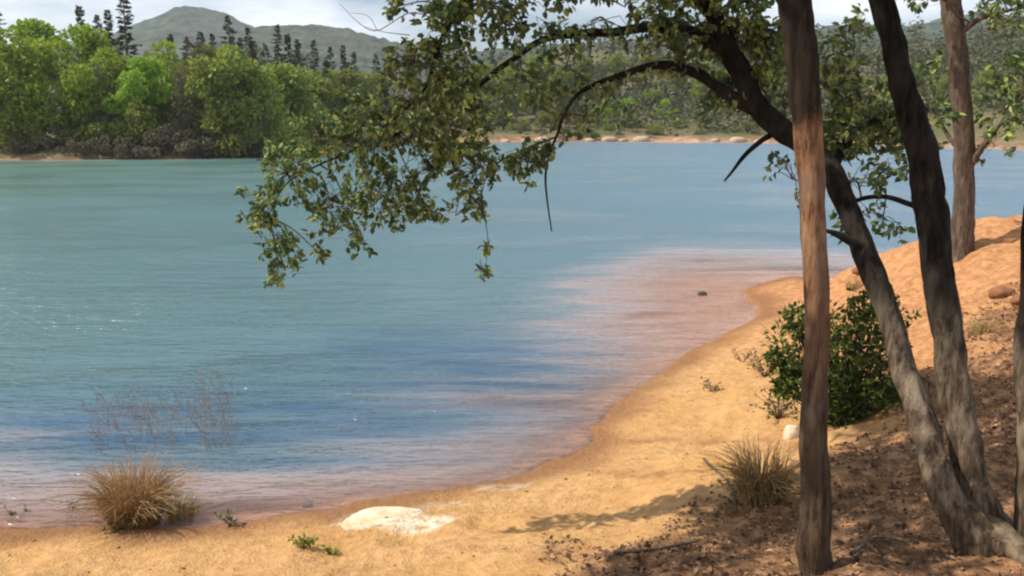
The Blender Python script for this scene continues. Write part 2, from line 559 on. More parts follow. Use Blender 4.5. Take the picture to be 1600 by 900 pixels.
wcol = mixc(N, L, ramp(N, L, depth, [(0.04, (0, 0, 0)), (0.50, (0.62, 0.62, 0.62)), (0.95, (1, 1, 1))]), silt, lakec)
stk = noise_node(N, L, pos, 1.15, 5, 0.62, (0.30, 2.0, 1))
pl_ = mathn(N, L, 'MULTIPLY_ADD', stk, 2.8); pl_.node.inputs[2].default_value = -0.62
pl_ = mathn(N, L, 'MULTIPLY', attr(N, "sky_patch"), mathn(N, L, 'MAXIMUM', pl_, 0.0), True)
L.new(mixc(N, L, pl_, wcol, (0.045, 0.100, 0.165)), df.inputs[0])  # dark sky reflection on the ripples, painted into the diffuse colour
m1 = N.new("ShaderNodeMixShader")
L.new(ramp(N, L, depth, [(0.01, (0.15, 0.15, 0.15)), (0.10, (0.72, 0.72, 0.72)), (0.28, (1, 1, 1))]), m1.inputs[0])
L.new(tp.outputs[0], m1.inputs[1]); L.new(df.outputs[0], m1.inputs[2])
fr = N.new("ShaderNodeFresnel"); fr.inputs[0].default_value = 1.333; L.new(bp.outputs[0], fr.inputs["Normal"])
m2 = N.new("ShaderNodeMixShader"); L.new(mathn(N, L, 'MINIMUM', fr.outputs[0], 0.62), m2.inputs[0])
L.new(m1.outputs[0], m2.inputs[1]); L.new(gl.outputs[0], m2.inputs[2])
L.new(m2.outputs[0], N["Material Output"].inputs[0])
WX = axis(-7, 7, 0.2, -1900, 1900, 1.06); WY = axis(4, 20, 0.2, -200, 420, 1.05)
WGX, WGY = np.meshgrid(WX, WY, indexing='ij')
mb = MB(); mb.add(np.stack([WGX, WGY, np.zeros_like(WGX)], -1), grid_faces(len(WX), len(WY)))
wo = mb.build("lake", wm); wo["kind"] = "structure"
wd = np.clip(-height(WGX, WGY), 0, 4)
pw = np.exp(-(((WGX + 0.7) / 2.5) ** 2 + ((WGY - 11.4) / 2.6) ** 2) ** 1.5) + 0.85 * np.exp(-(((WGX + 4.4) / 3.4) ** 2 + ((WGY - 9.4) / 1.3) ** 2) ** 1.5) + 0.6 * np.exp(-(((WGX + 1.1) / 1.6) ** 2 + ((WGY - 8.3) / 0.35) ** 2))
set_attr(wo.data, "sky_patch", np.clip(pw * (0.9 + 0.6 * fbm(WGX * 0.5, WGY * 1.2, 3, 91)), 0, 1))  # where the painted sky reflection lies
set_attr(wo.data, "depth", np.clip(wd / 1.25, 0, 1))

# ------------------------------------------------------------------ hills beyond the lake
hm, N, L, p = new_mat("wooded_hill")
pos = N.new("ShaderNodeNewGeometry").outputs["Position"]
a = noise_node(N, L, pos, 0.055, 5, 0.75); b = noise_node(N, L, pos, 0.008, 4, 0.6)
c = mixc(N, L, ramp(N, L, a, [(0.38, (0, 0, 0)), (0.62, (1, 1, 1))]), (0.012, 0.026, 0.016), (0.10, 0.135, 0.075))
c = mixc(N, L, ramp(N, L, b, [(0.50, (0, 0, 0)), (0.66, (0.6, 0.6, 0.6))]), c, (0.14, 0.13, 0.09))
L.new(c, p.inputs["Base Color"]); p.inputs["Roughness"].default_value = 1.0; p.inputs["Specular IOR Level"].default_value = 0
bump(N, L, p, a, 1.0, 14.0)


def hill(name, dist, depth_w, prof, seed, tree=5.0, nx=420, ny=60):
    """prof: (photo x, photo y) skyline at this distance"""
    pw = np.array([at(px, py, dist) for px, py in prof])
    xs = np.linspace(pw[0, 0], pw[-1, 0], nx); ys = np.linspace(dist - depth_w, dist + depth_w * 0.7, ny)
    gx, gy = np.meshgrid(xs, ys, indexing='ij')
    dense = catmull(pw, 300)
    prof_z = np.interp(gx, dense[:, 0], dense[:, 2])
    t = np.where(gy < dist, (dist - gy) / depth_w, (gy - dist) / (depth_w * 0.7))
    k = 1 - sstep(0, 1, t) ** 0.9
    spur = 1 + 0.35 * sstep(0.05, 0.5, t) * fbm(gx / 130, gy / 260, 4, seed)
    z = prof_z * k * spur - 3 * t
    z += k * (tree * 1.3 * np.abs(fbm(gx / 14, gy / 14, 3, seed + 3)) + 2 * fbm(gx / 60, gy / 60, 3, seed + 5))
    mb = MB(); mb.add(np.stack([gx, gy, z], -1), grid_faces(nx, ny))
    o = mb.build(name, hm); o["kind"] = "structure"
    return o


hill("hills", 1500, 700, [(-500, 95), (-200, 90), (0, 82), (120, 74), (200, 60), (245, 42), (285, 24), (315, 15), (350, 24), (400, 46), (450, 72), (600, 105), (900, 130)], 30, 7)
hill("hills", 1150, 480, [(250, 110), (340, 72), (400, 50), (445, 43), (500, 43), (550, 50), (600, 64), (660, 80), (740, 84), (860, 74), (1000, 66), (1120, 60), (1220, 56),
                          (1300, 44), (1330, 40), (1380, 48), (1440, 40), (1500, 26), (1560, 30), (1620, 36), (1800, 30), (2200, 60)], 40, 6)

# ------------------------------------------------------------------ far shore trees
M_bright = leaf_mat("spring_leaves", (0.17, 0.27, 0.018), (0.25, 0.36, 0.026), (0.34, 0.42, 0.05), trans=0.45, objvar=0.2)
M_olive = leaf_mat("olive_leaves", (0.15, 0.18, 0.03), (0.23, 0.265, 0.045), (0.33, 0.35, 0.075), trans=0.42, objvar=0.3)
M_conif = leaf_mat("conifer_needles", (0.030, 0.044, 0.020), (0.052, 0.070, 0.028), (0.085, 0.10, 0.045), trans=0.15, objvar=0.35)
M_grey = leaf_mat("grey_scrub_leaves", (0.085, 0.078, 0.040), (0.15, 0.135, 0.075), (0.25, 0.215, 0.13), trans=0.25, objvar=0.4)
M_barkfar = bark_mat("far_bark", (0.08, 0.06, 0.045), (0.16, 0.125, 0.095), (0.28, 0.235, 0.19), scale=0.2)


def blob_leaves(mb, centers, radii, n, size, flat=0.8, zb=0.25):
    k = RNG.choice(len(centers), n, p=radii ** 2 / np.sum(radii ** 2))
    d = rnd_dirs(n); r = radii[k] * R(0.55, 1.08, n) ** 0.6
    C = centers[k] + d * r[:, None] * np.array([1, 1, flat])
    leaves(mb, C, d * 0.7 + rnd_dirs(n, zb), R(0.6, 1.3, n) * size, 0.75, 0.2)


def tmpl_broad(nm, mat, nl=3200, lobes=16, w=0.36, low=0.12, leaf=0.040, seed=0):
    """unit height broadleaf: trunk with limbs and an uneven crown"""
    C = []; rad = []
    for k in range(lobes):
        z = R(low + 0.10, 0.90); env = math.sin(math.pi * min(max((z - low) / (1.02 - low), 0.08), 0.95)) ** 0.6
        a = R(0, 2 * math.pi); r = w * env * math.sqrt(R(0.05, 1.0)) * 0.85
        C.append((r * math.cos(a), r * math.sin(a), z)); rad.append(R(0.075, 0.15))
    C.append((R(-0.04, 0.04), 0, 0.90)); rad.append(0.10)
    C = np.array(C); rad = np.array(rad)
    t = MB()
    top = np.array([R(-0.03, 0.03), R(-0.03, 0.03), 0.7])
    pts = catmull([(0, 0, -0.03), (R(-0.01, 0.01), 0, 0.15), (R(-0.03, 0.03), R(-0.02, 0.02), 0.4), top], 10)
    tube(t, pts, np.linspace(0.022, 0.007, 10), 7, 0.1)
    for c in C[:-1]:
        s = pts[int(np.clip((c[2] - 0.18) * 11, 1, 8))]
        tube(t, catmull([s, s * 0.55 + c * 0.45 + np.array([0, 0, 0.02]), c], 5), np.linspace(0.008, 0.002, 5), 4, 0, cap=False)
    m = MB(); blob_leaves(m, C, rad, nl, leaf)
    return dict(trunk=t.mesh(nm + "_trunk", M_barkfar), crown=m.mesh(nm + "_crown", mat, False))


def tmpl_conifer(nm, mat, w=0.16, n_wh=30, gap=0.12, leaf=0.045):
    t = MB(); tube(t, np.array([(0, 0, -0.03), (0.004, 0, 0.3), (-0.003, 0.003, 0.65), (0, 0, 1.0)]), [0.016, 0.012, 0.007, 0.0015], 6)
    C, D, S = [], [], []
    for k in range(n_wh * 6):
        q0 = R(0, 1) ** 0.9; z = gap + (0.99 - gap) * q0
        r = (w * (1 - q0) ** 0.75 + 0.006) * R(0.45, 1.15) * (0.8 + 0.35 * math.sin(z * 23 + w * 90))
        a = R(0, 2 * math.pi)
        dv = np.array([math.cos(a), math.sin(a), -0.25 + 0.5 * z + R(-.15, .15)])
        for q in np.arange(0.25, 1.01, 0.19):
            for s in (-1, 0, 1):
                side = np.array([-math.sin(a), math.cos(a), 0]) * s
                C.append(np.array([0, 0, z]) + dv * r * q + R(-0.006, 0.006, 3))
                D.append(dv + side * R(0.4, 0.9) + R(-0.4, 0.4, 3)); S.append(leaf * R(0.5, 1.1) * (0.55 + 0.55 * (1 - z)))
    m = MB(); leaves(m, np.array(C), np.array(D), np.array(S), 0.36, 0.15)
    return dict(trunk=t.mesh(nm + "_trunk", M_barkfar), crown=m.mesh(nm + "_crown", mat, False))


def tmpl_shrub(nm, mat, nl=1500, w=0.62, leaf=0.07, lobes=10):
    C = []; rad = []
    for k in range(lobes):
        a = R(0, 6.28); r = w * math.sqrt(R(0, 1)); z = R(0.12, 0.80) * (1 - 0.45 * (r / w) ** 2)
        C.append((r * math.cos(a), r * math.sin(a), z)); rad.append(R(0.14, 0.26))
    C = np.array(C); rad = np.array(rad)
    t = MB()
    for c in C:
        b = np.array([c[0] * 0.15, c[1] * 0.15, -0.05])
        tube(t, catmull([b, (b + c) / 2 + np.array([0, 0, 0.08]), c], 5), np.linspace(0.018, 0.006, 5), 4, 0, cap=False)
    m = MB(); blob_leaves(m, C, rad, nl, leaf, 0.75, 0.3)
    return dict(stem=t.mesh(nm + "_stem", M_barkfar), crown=m.mesh(nm + "_crown", mat, False))


def tmpl_bare(nm, n=260):
    t = MB(); pts = catmull([(0, 0, -0.03), (0.01, 0.0, 0.3), (-0.02, 0.01, 0.65), (0.01, 0, 1.0)], 12)
    tube(t, pts, np.linspace(0.016, 0.003, 12), 6, 0.1)
    tw = MB(); P = []
    for k in range(n):
        z = R(0.25, 0.97); s = pts[int(z * 11)]
        a = R(0, 6.28); ln = R(0.06, 0.24) * (1.15 - z) + 0.04
        e = s + np.array([math.cos(a) * ln, math.sin(a) * ln, ln * R(0.3, 1.2)])
        P.append(catmull([s, (s + e) / 2 + R(-0.012, 0.012, 3), e], 4))
    tubes(tw, np.array(P), 0.0035, 0.0012, 3)
    lv = np.array([q[-1] for q in P]); leaves(tw, np.repeat(lv, 4, 0) + R(-0.025, 0.025, (len(lv) * 4, 3)), rnd_dirs(len(lv) * 4), R(0.012, 0.026, len(lv) * 4), 0.6)
    return dict(trunk=t.mesh(nm + "_trunk", M_barkfar), crown=tw.mesh(nm + "_crown", M_grey, False))


T_bright = [tmpl_broad("bright%d" % k, M_bright, w=R(0.29, 0.38), low=0.05) for k in range(4)]
T_olive = [tmpl_broad("olive%d" % k, M_olive, w=R(0.22, 0.31), low=0.06) for k in range(4)]
T_con = [tmpl_conifer("conifer%d" % k, M_conif, w=(0.15, 0.18, 0.22, 0.12)[k], gap=(0.1, 0.2, 0.14, 0.3)[k]) for k in range(4)]
T_shrub = [tmpl_shrub("grey_shrub%d" % k, M_grey) for k in range(3)]
T_gshrub = [tmpl_shrub("green_shrub%d" % k, M_olive) for k in range(3)]
T_bshrub = [tmpl_shrub("bright_shrub%d" % k, M_bright) for k in range(2)]
T_bare = [tmpl_bare("bare%d" % k) for k in range(2)]


def place(name, tmpl, px, base_depth, top, wide=1.0):
    """tmpl copies; (px, depth) foot, top = photo row reached by the tree's tip"""
    gx = at(px, 200, base_depth)[0]; z = ground(gx, base_depth)
    h = at(px, top, base_depth)[2] - z
    o = bpy.data.objects.new(name, None); COL.objects.link(o)
    o.location = (gx, base_depth, z - 0.02); o.rotation_euler = (0, 0, R(0, 6.28)); o.scale = (h * wide, h * wide, h)
    o.empty_display_size = 0.1
    for pn, mesh in tmpl.items():
        c = bpy.data.objects.new(pn, mesh); COL.objects.link(c); c.parent = o
    return o


ORD = ["first", "second", "third", "fourth", "fifth", "sixth", "seventh", "eighth", "ninth", "tenth", "eleventh", "twelfth",
       "thirteenth", "fourteenth", "fifteenth", "sixteenth", "seventeenth", "eighteenth", "nineteenth", "twentieth",
       "twenty-first", "twenty-second", "twenty-third", "twenty-fourth", "twenty-fifth", "twenty-sixth"]


def row(name, tmpls, items, desc, cat, group):
    items = sorted(items)
    for k, it in enumerate(items):
        o = place(name, tmpls[k % len(tmpls)], *it)
        n = len(items)
        if k < n / 2:
            where = ("leftmost" if k == 0 else ORD[k] + " from the left")
        else:
            j = n - 1 - k
            where = ("rightmost" if j == 0 else ORD[j] + " from the right")
        tag(o, desc % where, cat, group)


row("broadleaf_tree", T_bright, [(-25, 84, 45), (22, 82, 40), (62, 90, 28), (98, 83, 60), (140, 92, 38), (178, 86, 70), (222, 84, 88), (262, 90, 62)],
    "bright green rounded tree, %s in the wood on the left far shore", "tree", "bright green trees on the left far shore")
row("broadleaf_tree", T_olive, [(300, 88, 92), (338, 85, 88), (372, 86, 68), (412, 88, 100), (452, 98, 98), (490, 108, 108), (535, 122, 108), (590, 140, 112), (432, 104, 102), (515, 128, 106), (562, 136, 112), (250, 100, 80), (320, 104, 72)],
    "olive green tree, %s in the wood on the left far shore", "tree", "olive trees on the left far shore")
row("conifer", T_con, [(12, 120, 2), (140, 128, 8), (182, 112, 14), (207, 106, -22), (300, 128, 56), (340, 120, 52), (365, 118, 24), (395, 122, 42), (440, 130, 38), (470, 132, 60),
                       (520, 140, 72), (556, 150, 80), (275, 126, 52), (322, 110, 48), (382, 108, 58), (455, 118, 52), (495, 124, 62), (540, 132, 70), (165, 120, 22), (352, 90, 78), (402, 92, 62), (436, 98, 88), (468, 104, 78), (512, 118, 92), (548, 126, 96), (604, 140, 98), (420, 118, 68), (590, 155, 84)],
    "dark pointed conifer, %s behind the left far shore", "tree", "conifers behind the left far shore")
row("bare_tree", T_bare, [(118, 88, 70), (158, 84, 100), (286, 84, 110), (312, 96, 60), (398, 92, 70), (478, 112, 80)],
    "thin grey half bare tree, %s in the left far wood", "tree", "bare trees in the left far wood")
row("waterside_shrub", T_shrub, [(-10, 81, 212), (30, 80.5, 208), (72, 81, 192), (112, 80.5, 206), (152, 81.5, 198), (190, 81, 210), (232, 81.5, 190), (268, 82, 184), (300, 82.5, 198),
                                 (352, 84, 185), (388, 88, 180), (424, 94, 190), (462, 104, 185)],
    "grey brown shrub on the waterline, %s along the left far shore", "shrub", "grey shrubs on the left far waterline")
row("waterside_shrub", T_gshrub, [(10, 83, 165), (52, 83, 150), (92, 83, 168), (134, 83.5, 155), (172, 83, 160), (214, 84, 150), (330, 85, 165), (372, 87, 150), (408, 91, 160), (445, 98, 170), (500, 112, 180)],
    "olive green bush, %s along the foot of the left far wood", "shrub", "green bushes on the left far shore")
# slope across the water
row("hillside_bush", T_bshrub, [(930, 176, 150), (965, 186, 138), (1005, 196, 125), (1040, 180, 150), (1082, 190, 140), (950, 166, 182), (985, 168, 172), (1060, 167, 178), (890, 182, 150)],
    "pale green round bush, %s on the slope across the lake", "shrub", "pale bushes on the slope across the lake")
row("hillside_bush", T_gshrub, [(820, 164, 178), (858, 170, 160), (905, 162, 190), (1020, 162, 186), (1110, 165, 172), (1140, 176, 150), (1165, 160, 185), (1200, 168, 160), (1300, 160, 170),
                                (1340, 165, 165), (1390, 156, 180), (1440, 158, 170), (1480, 150, 185), (1545, 148, 176), (1585, 146, 170), (780, 172, 170), (740, 172, 175), (700, 176, 170)],
    "dark olive bush, %s on the slope across the lake", "shrub", "olive bushes on the slope across the lake")
row("shoreline_scrub", T_shrub, [(812, 157, 200), (846, 157.5, 196), (880, 157, 205), (925, 158, 198), (968, 158, 204), (1012, 158, 200), (1058, 158, 205), (1095, 158, 198), (1135, 157, 202),
                                 (1180, 156, 196), (1225, 154, 200), (1320, 150, 198), (1362, 147, 200), (1405, 143, 196), (1465, 138, 202), (1550, 134, 200), (1590, 132, 195)],
    "brown scrub clump above the orange bank, %s across the lake", "shrub", "scrub on the bank across the lake")
row("conifer", T_con, [(650, 205, 92), (690, 210, 80), (730, 205, 88), (770, 215, 70), (812, 205, 82), (850, 212, 66), (885, 225, 62), (920, 230, 74), (955, 235, 60), (990, 228, 68), (1025, 240, 58), (1060, 235, 70),
                       (1095, 228, 62), (1130, 222, 74), (1160, 215, 60), (1195, 220, 66), (1225, 210, 72), (1300, 205, 78), (1335, 212, 66), (1365, 200, 84), (1440, 196, 76), (1470, 200, 90), (1535, 190, 100), (1570, 188, 92)],
    "grey green conifer, %s on the ridge across the lake", "tree", "conifers on the ridge across the lake")
row("broadleaf_tree", T_olive, [(700, 172, 105), (752, 176, 98), (795, 180, 92), (838, 184, 86), (872, 178, 108), (915, 205, 88), (960, 208, 82), (1005, 210, 86), (1050, 206, 92), (1092, 202, 96), (1138, 188, 102), (1182, 180, 108), (1240, 184, 100), (1290, 176, 104), (1330, 172, 112), (1395, 166, 118), (1430, 164, 112), (1470, 160, 116), (1530, 158, 108), (665, 188, 130), (715, 190, 120), (760, 192, 112), (805, 190, 118), (845, 192, 108), (880, 200, 104), (1120, 200, 105), (1158, 195, 115), (1210, 190, 112), (1310, 185, 110), (1350, 180, 120),
                                (1450, 172, 128), (1545, 165, 118), (1590, 168, 126)],
    "tall olive tree, %s among the trees across the lake", "tree", "olive trees across the lake")

# woods farther up the slopes: one far mass
fm = MB(); C, D, S = [], [], []
nt = 0
while nt < 1500:
    yy = R(150, 560) ** 1.0; pxx = R(-120, 1720); xx = at(pxx, 200, yy)[0]
    z, dn_, df_ = height(np.array([xx]), np.array([yy]), True)
    need = 45 if xx < -20 else 55
    if df_[0] < need:
        continue
    nt += 1
    h = R(6, 13); z = z[0]; ww = h * R(0.12, 0.26)
    k = int(R(34, 50)); q = R(0.08, 1, k); a = R(0, 6.28, k); r = ww * (1 - q) ** 0.7 * R(0.3, 1.1, k)
    C.append(np.stack([xx + r * np.cos(a), yy + r * np.sin(a), z + q * h], 1))
    D.append(np.stack([np.cos(a), np.sin(a), R(-0.6, 0.5, k)], 1)); S.append(h * R(0.06, 0.13, k))
nt = 0
while nt < 1700:
    yy = R(152, 300); pxx = R(560, 1720); xx = at(pxx, 200, yy)[0]
    z, dn_, df_ = height(np.array([xx]), np.array([yy]), True)
    if df_[0] < 7 or fbm(xx / 14, yy / 14, 2, 44) < -0.12:
        continue
    nt += 1
    h = R(1.4, 4.2); k = 26; d = rnd_dirs(k, .4) * R(.5, 1, (k, 1)) * h * np.array([.75, .75, .55])
    C.append(np.array([xx, yy, z[0] + h * .35]) + d); D.append(d + R(-1, 1, (k, 3))); S.append(h * R(.2, .4, k))
leaves(fm, np.concatenate(C), np.concatenate(D), np.concatenate(S), 0.55, 0.2)
M_wood = leaf_mat("far_wood_leaves", (0.055, 0.066, 0.025), (0.095, 0.105, 0.042), (0.15, 0.15, 0.07), trans=0.25, objvar=0.0)
fo = fm.build("far_wood", M_wood, smooth=False); fo["kind"] = "stuff"

# ------------------------------------------------------------------ stones helper
def stone(center, sx, sy, sz, mat, seed, name="stone", sink=0.3, ang=0.3, res=18, rag=1.0):
    u = np.linspace(0, 2 * np.pi, res, endpoint=False); v = np.linspace(0.02, np.pi - 0.02, res // 2 + 2)
    U, V = np.meshgrid(u, v, indexing='ij')
    d = np.stack([np.sin(V) * np.cos(U), np.sin(V) * np.sin(U), np.cos(V)], -1)
    f = 1 + rag * 0.30 * fbm(d[..., 0] * 1.3 + seed * 3.1, d[..., 1] * 1.3 + d[..., 2] * 1.9, 3, seed) + 0.08 * fbm(d[..., 0] * 5 + seed, d[..., 2] * 5 + d[..., 1] * 3, 2, seed)
    pnt = d * f[..., None]
    pnt = np.sign(pnt) * np.abs(pnt) ** 0.8
    pnt = pnt * np.array([sx, sy, sz])
    c, s = math.cos(ang), math.sin(ang)
    pnt = np.stack([pnt[..., 0] * c - pnt[..., 1] * s, pnt[..., 0] * s + pnt[..., 1] * c, pnt[..., 2]], -1)
    nu, nv = U.shape
    i = np.arange(nu)[:, None]; j = np.arange(nv - 1)[None]; i2 = (i + 1) % nu
    F = np.stack([i * nv + j, i * nv + j + 1, i2 * nv + j + 1, i2 * nv + j], -1).reshape(-1, 4)
    mb = MB(); mb.add(pnt, F)
    base = np.array([center[0], center[1], center[2] + sz * (1 - 2 * sink) * 0.5])
    o = bpy.data.objects.new(name, mb.mesh(name, mat)); COL.objects.link(o); o.location = base
    return o


M_pale = plain_mat("pale_rock_and_sand", (0.50, 0.33, 0.16), (0.74, 0.66, 0.52), 4.5, bstr=0.9, bd=0.03)
M_tanrock = plain_mat("tan_rock", (0.30, 0.20, 0.13), (0.52, 0.40, 0.28), 3, bstr=0.6, bd=0.1)
M_darkrock = plain_mat("dark_stone", (0.05, 0.04, 0.035), (0.12, 0.09, 0.07), 8)
M_clod = plain_mat("earth_clod", (0.16, 0.07, 0.035), (0.34, 0.16, 0.075), 9)

rk = [(790, 1.6), (822, 1.1), (850, 1.9), (872, 1.0), (930, 1.4), (962, 2.0), (985, 1.2), (1015, 2.2), (1030, 1.0), (1072, 1.7), (1098, 1.1), (1128, 1.5), (1162, 2.1), (1192, 1.3)]
for k, (px, s) in enumerate(rk):
    q = on_plane(px, 221.5, 0.2); e = fields(np.array([q[0]]), np.array([q[1]]))[1][0]
    y0 = q[1] - e + 0.8
    o = stone((q[0], y0, ground(q[0], y0)), s * .7, s * 0.5, s * 0.30, M_tanrock, k % 5 + 50, "shore_rock", 0.25, R(0, 3), 12)
    n = len(rk)
    w_ = ("leftmost" if k == 0 else ORD[k] + " from the left") if k < n / 2 else ("rightmost" if k == n - 1 else ORD[n - 1 - k] + " from the right")
    tag(o, "tan rock on the orange bank across the lake, " + w_, "rock", "rocks on the bank across the lake")

# ------------------------------------------------------------------ near trees
M_oakbark = bark_mat("oak_bark", (0.035, 0.027, 0.02), (0.13, 0.10, 0.075), (0.32, 0.265, 0.20), (0.38, 0.33, 0.26), 1.6, 1.0,
                     (0.0, 2.4, [(0.0, (0.75, 0.64, 0.52)), (0.28, (0.88, 0.80, 0.70)), (0.42, (0.6, 0.56, 0.5)), (0.53, (0.13, 0.125, 0.12)), (1.0, (0.09, 0.088, 0.085))]))  # tint paints sunlit feet and shaded stems above them
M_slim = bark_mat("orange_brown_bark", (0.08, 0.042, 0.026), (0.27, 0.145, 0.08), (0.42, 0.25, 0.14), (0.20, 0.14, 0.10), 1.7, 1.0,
                   (0.0, 3.0, [(0.0, (0.30, 0.36, 0.40)), (0.30, (0.40, 0.45, 0.47)), (0.44, (0.72, 0.68, 0.62)), (0.55, (1, 1, 1)), (0.70, (1, 0.95, 0.9)), (0.735, (0.14, 0.16, 0.17)), (1.0, (0.10, 0.12, 0.13))]))  # tint paints branch shade above a sunlit middle, and a darker foot
M_bankbark = bark_mat("pale_bark", (0.05, 0.035, 0.025), (0.12, 0.085, 0.06), (0.23, 0.17, 0.12), (0.07, 0.052, 0.038), 1.0, 0.9)
M_twig = bark_mat("twig_bark", (0.05, 0.04, 0.03), (0.10, 0.08, 0.06), (0.16, 0.13, 0.10), None, 3, 0.2)
M_oakleaf = leaf_mat("oak_leaves", (0.045, 0.080, 0.036), (0.14, 0.195, 0.058), (0.46, 0.50, 0.13), rough=0.45, trans=0.42, objvar=0.0, spec=0.5)
M_drygrass = leaf_mat("dry_grass", (0.38, 0.25, 0.09), (0.56, 0.40, 0.17), (0.68, 0.53, 0.28), rough=0.8, trans=0.4, objvar=0.1)
M_shrubleaf = leaf_mat("shrub_leaves", (0.024, 0.055, 0.015), (0.065, 0.115, 0.022), (0.25, 0.29, 0.055), rough=0.6, trans=0.38, objvar=0.0, spec=0.15)


def limb_pts(pl, n):
    P = catmull([at(*q[:3]) for q in pl], n); sd = pl[1][0] * 0.37 + pl[1][1]
    s = np.linspace(0, 1, n) * np.linalg.norm(np.diff(P, axis=0), axis=1).sum(); r_ = min(0.022, 0.8 * pl[0][3])
    P = P + r_ * np.stack([fbm(s * 3.2, s * 0 + sd, 3, 81), fbm(s * 3.2, s * 0 + sd + 5, 3, 82), fbm(s * 3.2, s * 0 + sd + 9, 3, 83)], 1) * np.minimum(1, s / 0.3)[:, None]
    return P, np.interp(np.linspace(0, len(pl) - 1, n), np.arange(len(pl)), [q[3] for q in pl])


def cluster(tw, lv, limb, px, py, rx, ry, dep, rd, n, nl=9, size=0.049, zbias=-0.25, main_r=0.007):
    """a side branch from the nearest point of the limb carrying leafy twigs that fill one clump"""
    c = at(px, py, dep); s = dep / FOC; n = max(3, int(n * 0.80))
    k = np.argmin(np.linalg.norm(limb - c, axis=1) + 0.12 * np.arange(len(limb))[::-1] / len(limb))
    st = limb[k]
    mp_ = catmull([st, st * 0.6 + c * 0.4 + R(-0.06, 0.06, 3) + np.array([0, 0, 0.07]), c + R(-0.4, 0.4, 3) * rx * s], 14)
    tube(tw, mp_, np.linspace(main_r, 0.003, 14), 5, 0, cap=False)
    d = rnd_dirs(n) * (R(0.15, 1.0, n) ** 0.5)[:, None]
    tip = c + d * np.array([rx * s, rd, ry * s])
    # start each twig on the side branch near its tip
    dist = np.linalg.norm(mp_[None, 3:] - tip[:, None], axis=2)
    ks = 3 + np.argmin(dist + R(0, 0.15, dist.shape), axis=1)
    a = mp_[ks]
    m1 = a * 0.6 + tip * 0.4 + R(-0.035, 0.035, (n, 3)) + np.array([0, 0, 0.03])
    m2 = a * 0.25 + tip * 0.75 + R(-0.025, 0.025, (n, 3)) + np.array([0, 0, 0.02])
    P = np.stack([a, m1, m2, tip], 1)
    tubes(tw, P, 0.0032, 0.0014, 3)
    t = R(0.42, 1.03, (n, nl)) ** 0.55
    seg = np.clip((t * 3).astype(int), 0, 2); f = (t * 3 - seg)[..., None]
    i = np.arange(n)[:, None]
    B = P[i, seg] * (1 - f) + P[i, seg + 1] * f
    dv = norm(P[:, 3] - P[:, 1])[:, None] * 0.5 + rnd_dirs(n * nl).reshape(n, nl, 3) * 0.9 + np.array([0, 0, zbias])
    B = B + rnd_dirs(n * nl).reshape(n, nl, 3) * 0.02
    leaves(lv, B.reshape(-1, 3), dv.reshape(-1, 3), R(0.6, 1.25, n * nl) * size, 0.62, 0.22)


_sd = np.array([-math.cos(SUN_TRAVEL) * math.cos(SUN_ELEV), -math.sin(SUN_TRAVEL) * math.cos(SUN_ELEV), math.sin(SUN_ELEV)])


sl_x, sl_y, _ = on_ground(1276, 893)
oak_base = on_ground(1535, 850)


def shade_clumps(n, zlo, zhi, xlo, xhi):
    """clump centres of an unseen crown, set back along the sun to shade the bank"""
    out = []
    while len(out) < n:
        gx, gy = R(-0.9, 5.2), R(3.6, 9.0)
        if gx * 0.72 - (gy - 4.55) * 0.80 + 0.55 < 0:
            continue
        z = R(zlo, zhi); c = np.array([gx, gy, 1.1]) + _sd * ((z - 1.1) / _sd[2])
        v = c - np.array([0, 0, CAM_H]); cp, sp = math.cos(PITCH), math.sin(PITCH)
        dz = v[1] * cp - v[2] * sp; up = v[1] * sp + v[2] * cp
        if dz > 0.1 and 450 - FOC * (up - 0.62) / dz > -10 and abs(v[0] / dz) < 0.75:
            continue
        lit = False         # gaps that let the sun reach the stems
        for tx, ty, za, zb_ in ((sl_x, sl_y, 2.35, 3.25), (oak_base[0] - 0.2, oak_base[1] + 0.15, oak_base[2] + 0.35, oak_base[2] + 1.1)):
            t = (c[0] - tx) / _sd[0]; q = c - _sd * t
            lit = lit or (t > 0 and za - .35 < q[2] < zb_ + .35 and abs(q[1] - ty) < 0.55)
        if xlo < c[0] < xhi and not lit:
            out.append(c)
    return out


# --- twin-stemmed oak
oak = thing("oak_tree", oak_base, "twin-stemmed leaning oak with grey feet painted as sunlit, its leafy limbs arching left over the water", "tree")
OD = oak_base[1]
stemB = [(1565, 900, OD - 0.0, 0.17), (1525, 840, OD, 0.115), (1482, 775, OD + 0.05, 0.085), (1450, 690, OD + 0.15, 0.066), (1418, 590, OD + 0.3, 0.063), (1392, 500, OD + 0.45, 0.062),
         (1358, 410, OD + 0.6, 0.060), (1328, 330, OD + 0.75, 0.058), (1296, 265, OD + 0.9, 0.060), (1240, 215, OD + 1.05, 0.062), (1185, 165, OD + 1.15, 0.060), (1150, 105, OD + 1.2, 0.055),
         (1125, 50, OD + 1.2, 0.045), (1095, -10, OD + 1.2, 0.04), (1050, -110, OD + 1.2, 0.03)]
stemC = [(1580, 900, OD + 0.1, 0.17), (1545, 830, OD + 0.12, 0.12), (1515, 745, OD + 0.15, 0.080), (1500, 660, OD + 0.2, 0.074), (1484, 560, OD + 0.25, 0.072), (1466, 460, OD + 0.3, 0.073),
         (1455, 360, OD + 0.35, 0.075), (1440, 260, OD + 0.4, 0.073), (1415, 150, OD + 0.45, 0.070), (1388, 40, OD + 0.5, 0.064), (1365, -60, OD + 0.5, 0.066), (1330, -260, OD + 0.5, 0.055), (1290, -460, OD + 0.4, 0.04)]
B_p, B_r = limb_pts(stemB, 150); C_p, C_r = limb_pts(stemC, 150)
mb = MB(); tube(mb, B_p, B_r, 22, 0.34, 1); mb.build("stem", M_oakbark, oak)
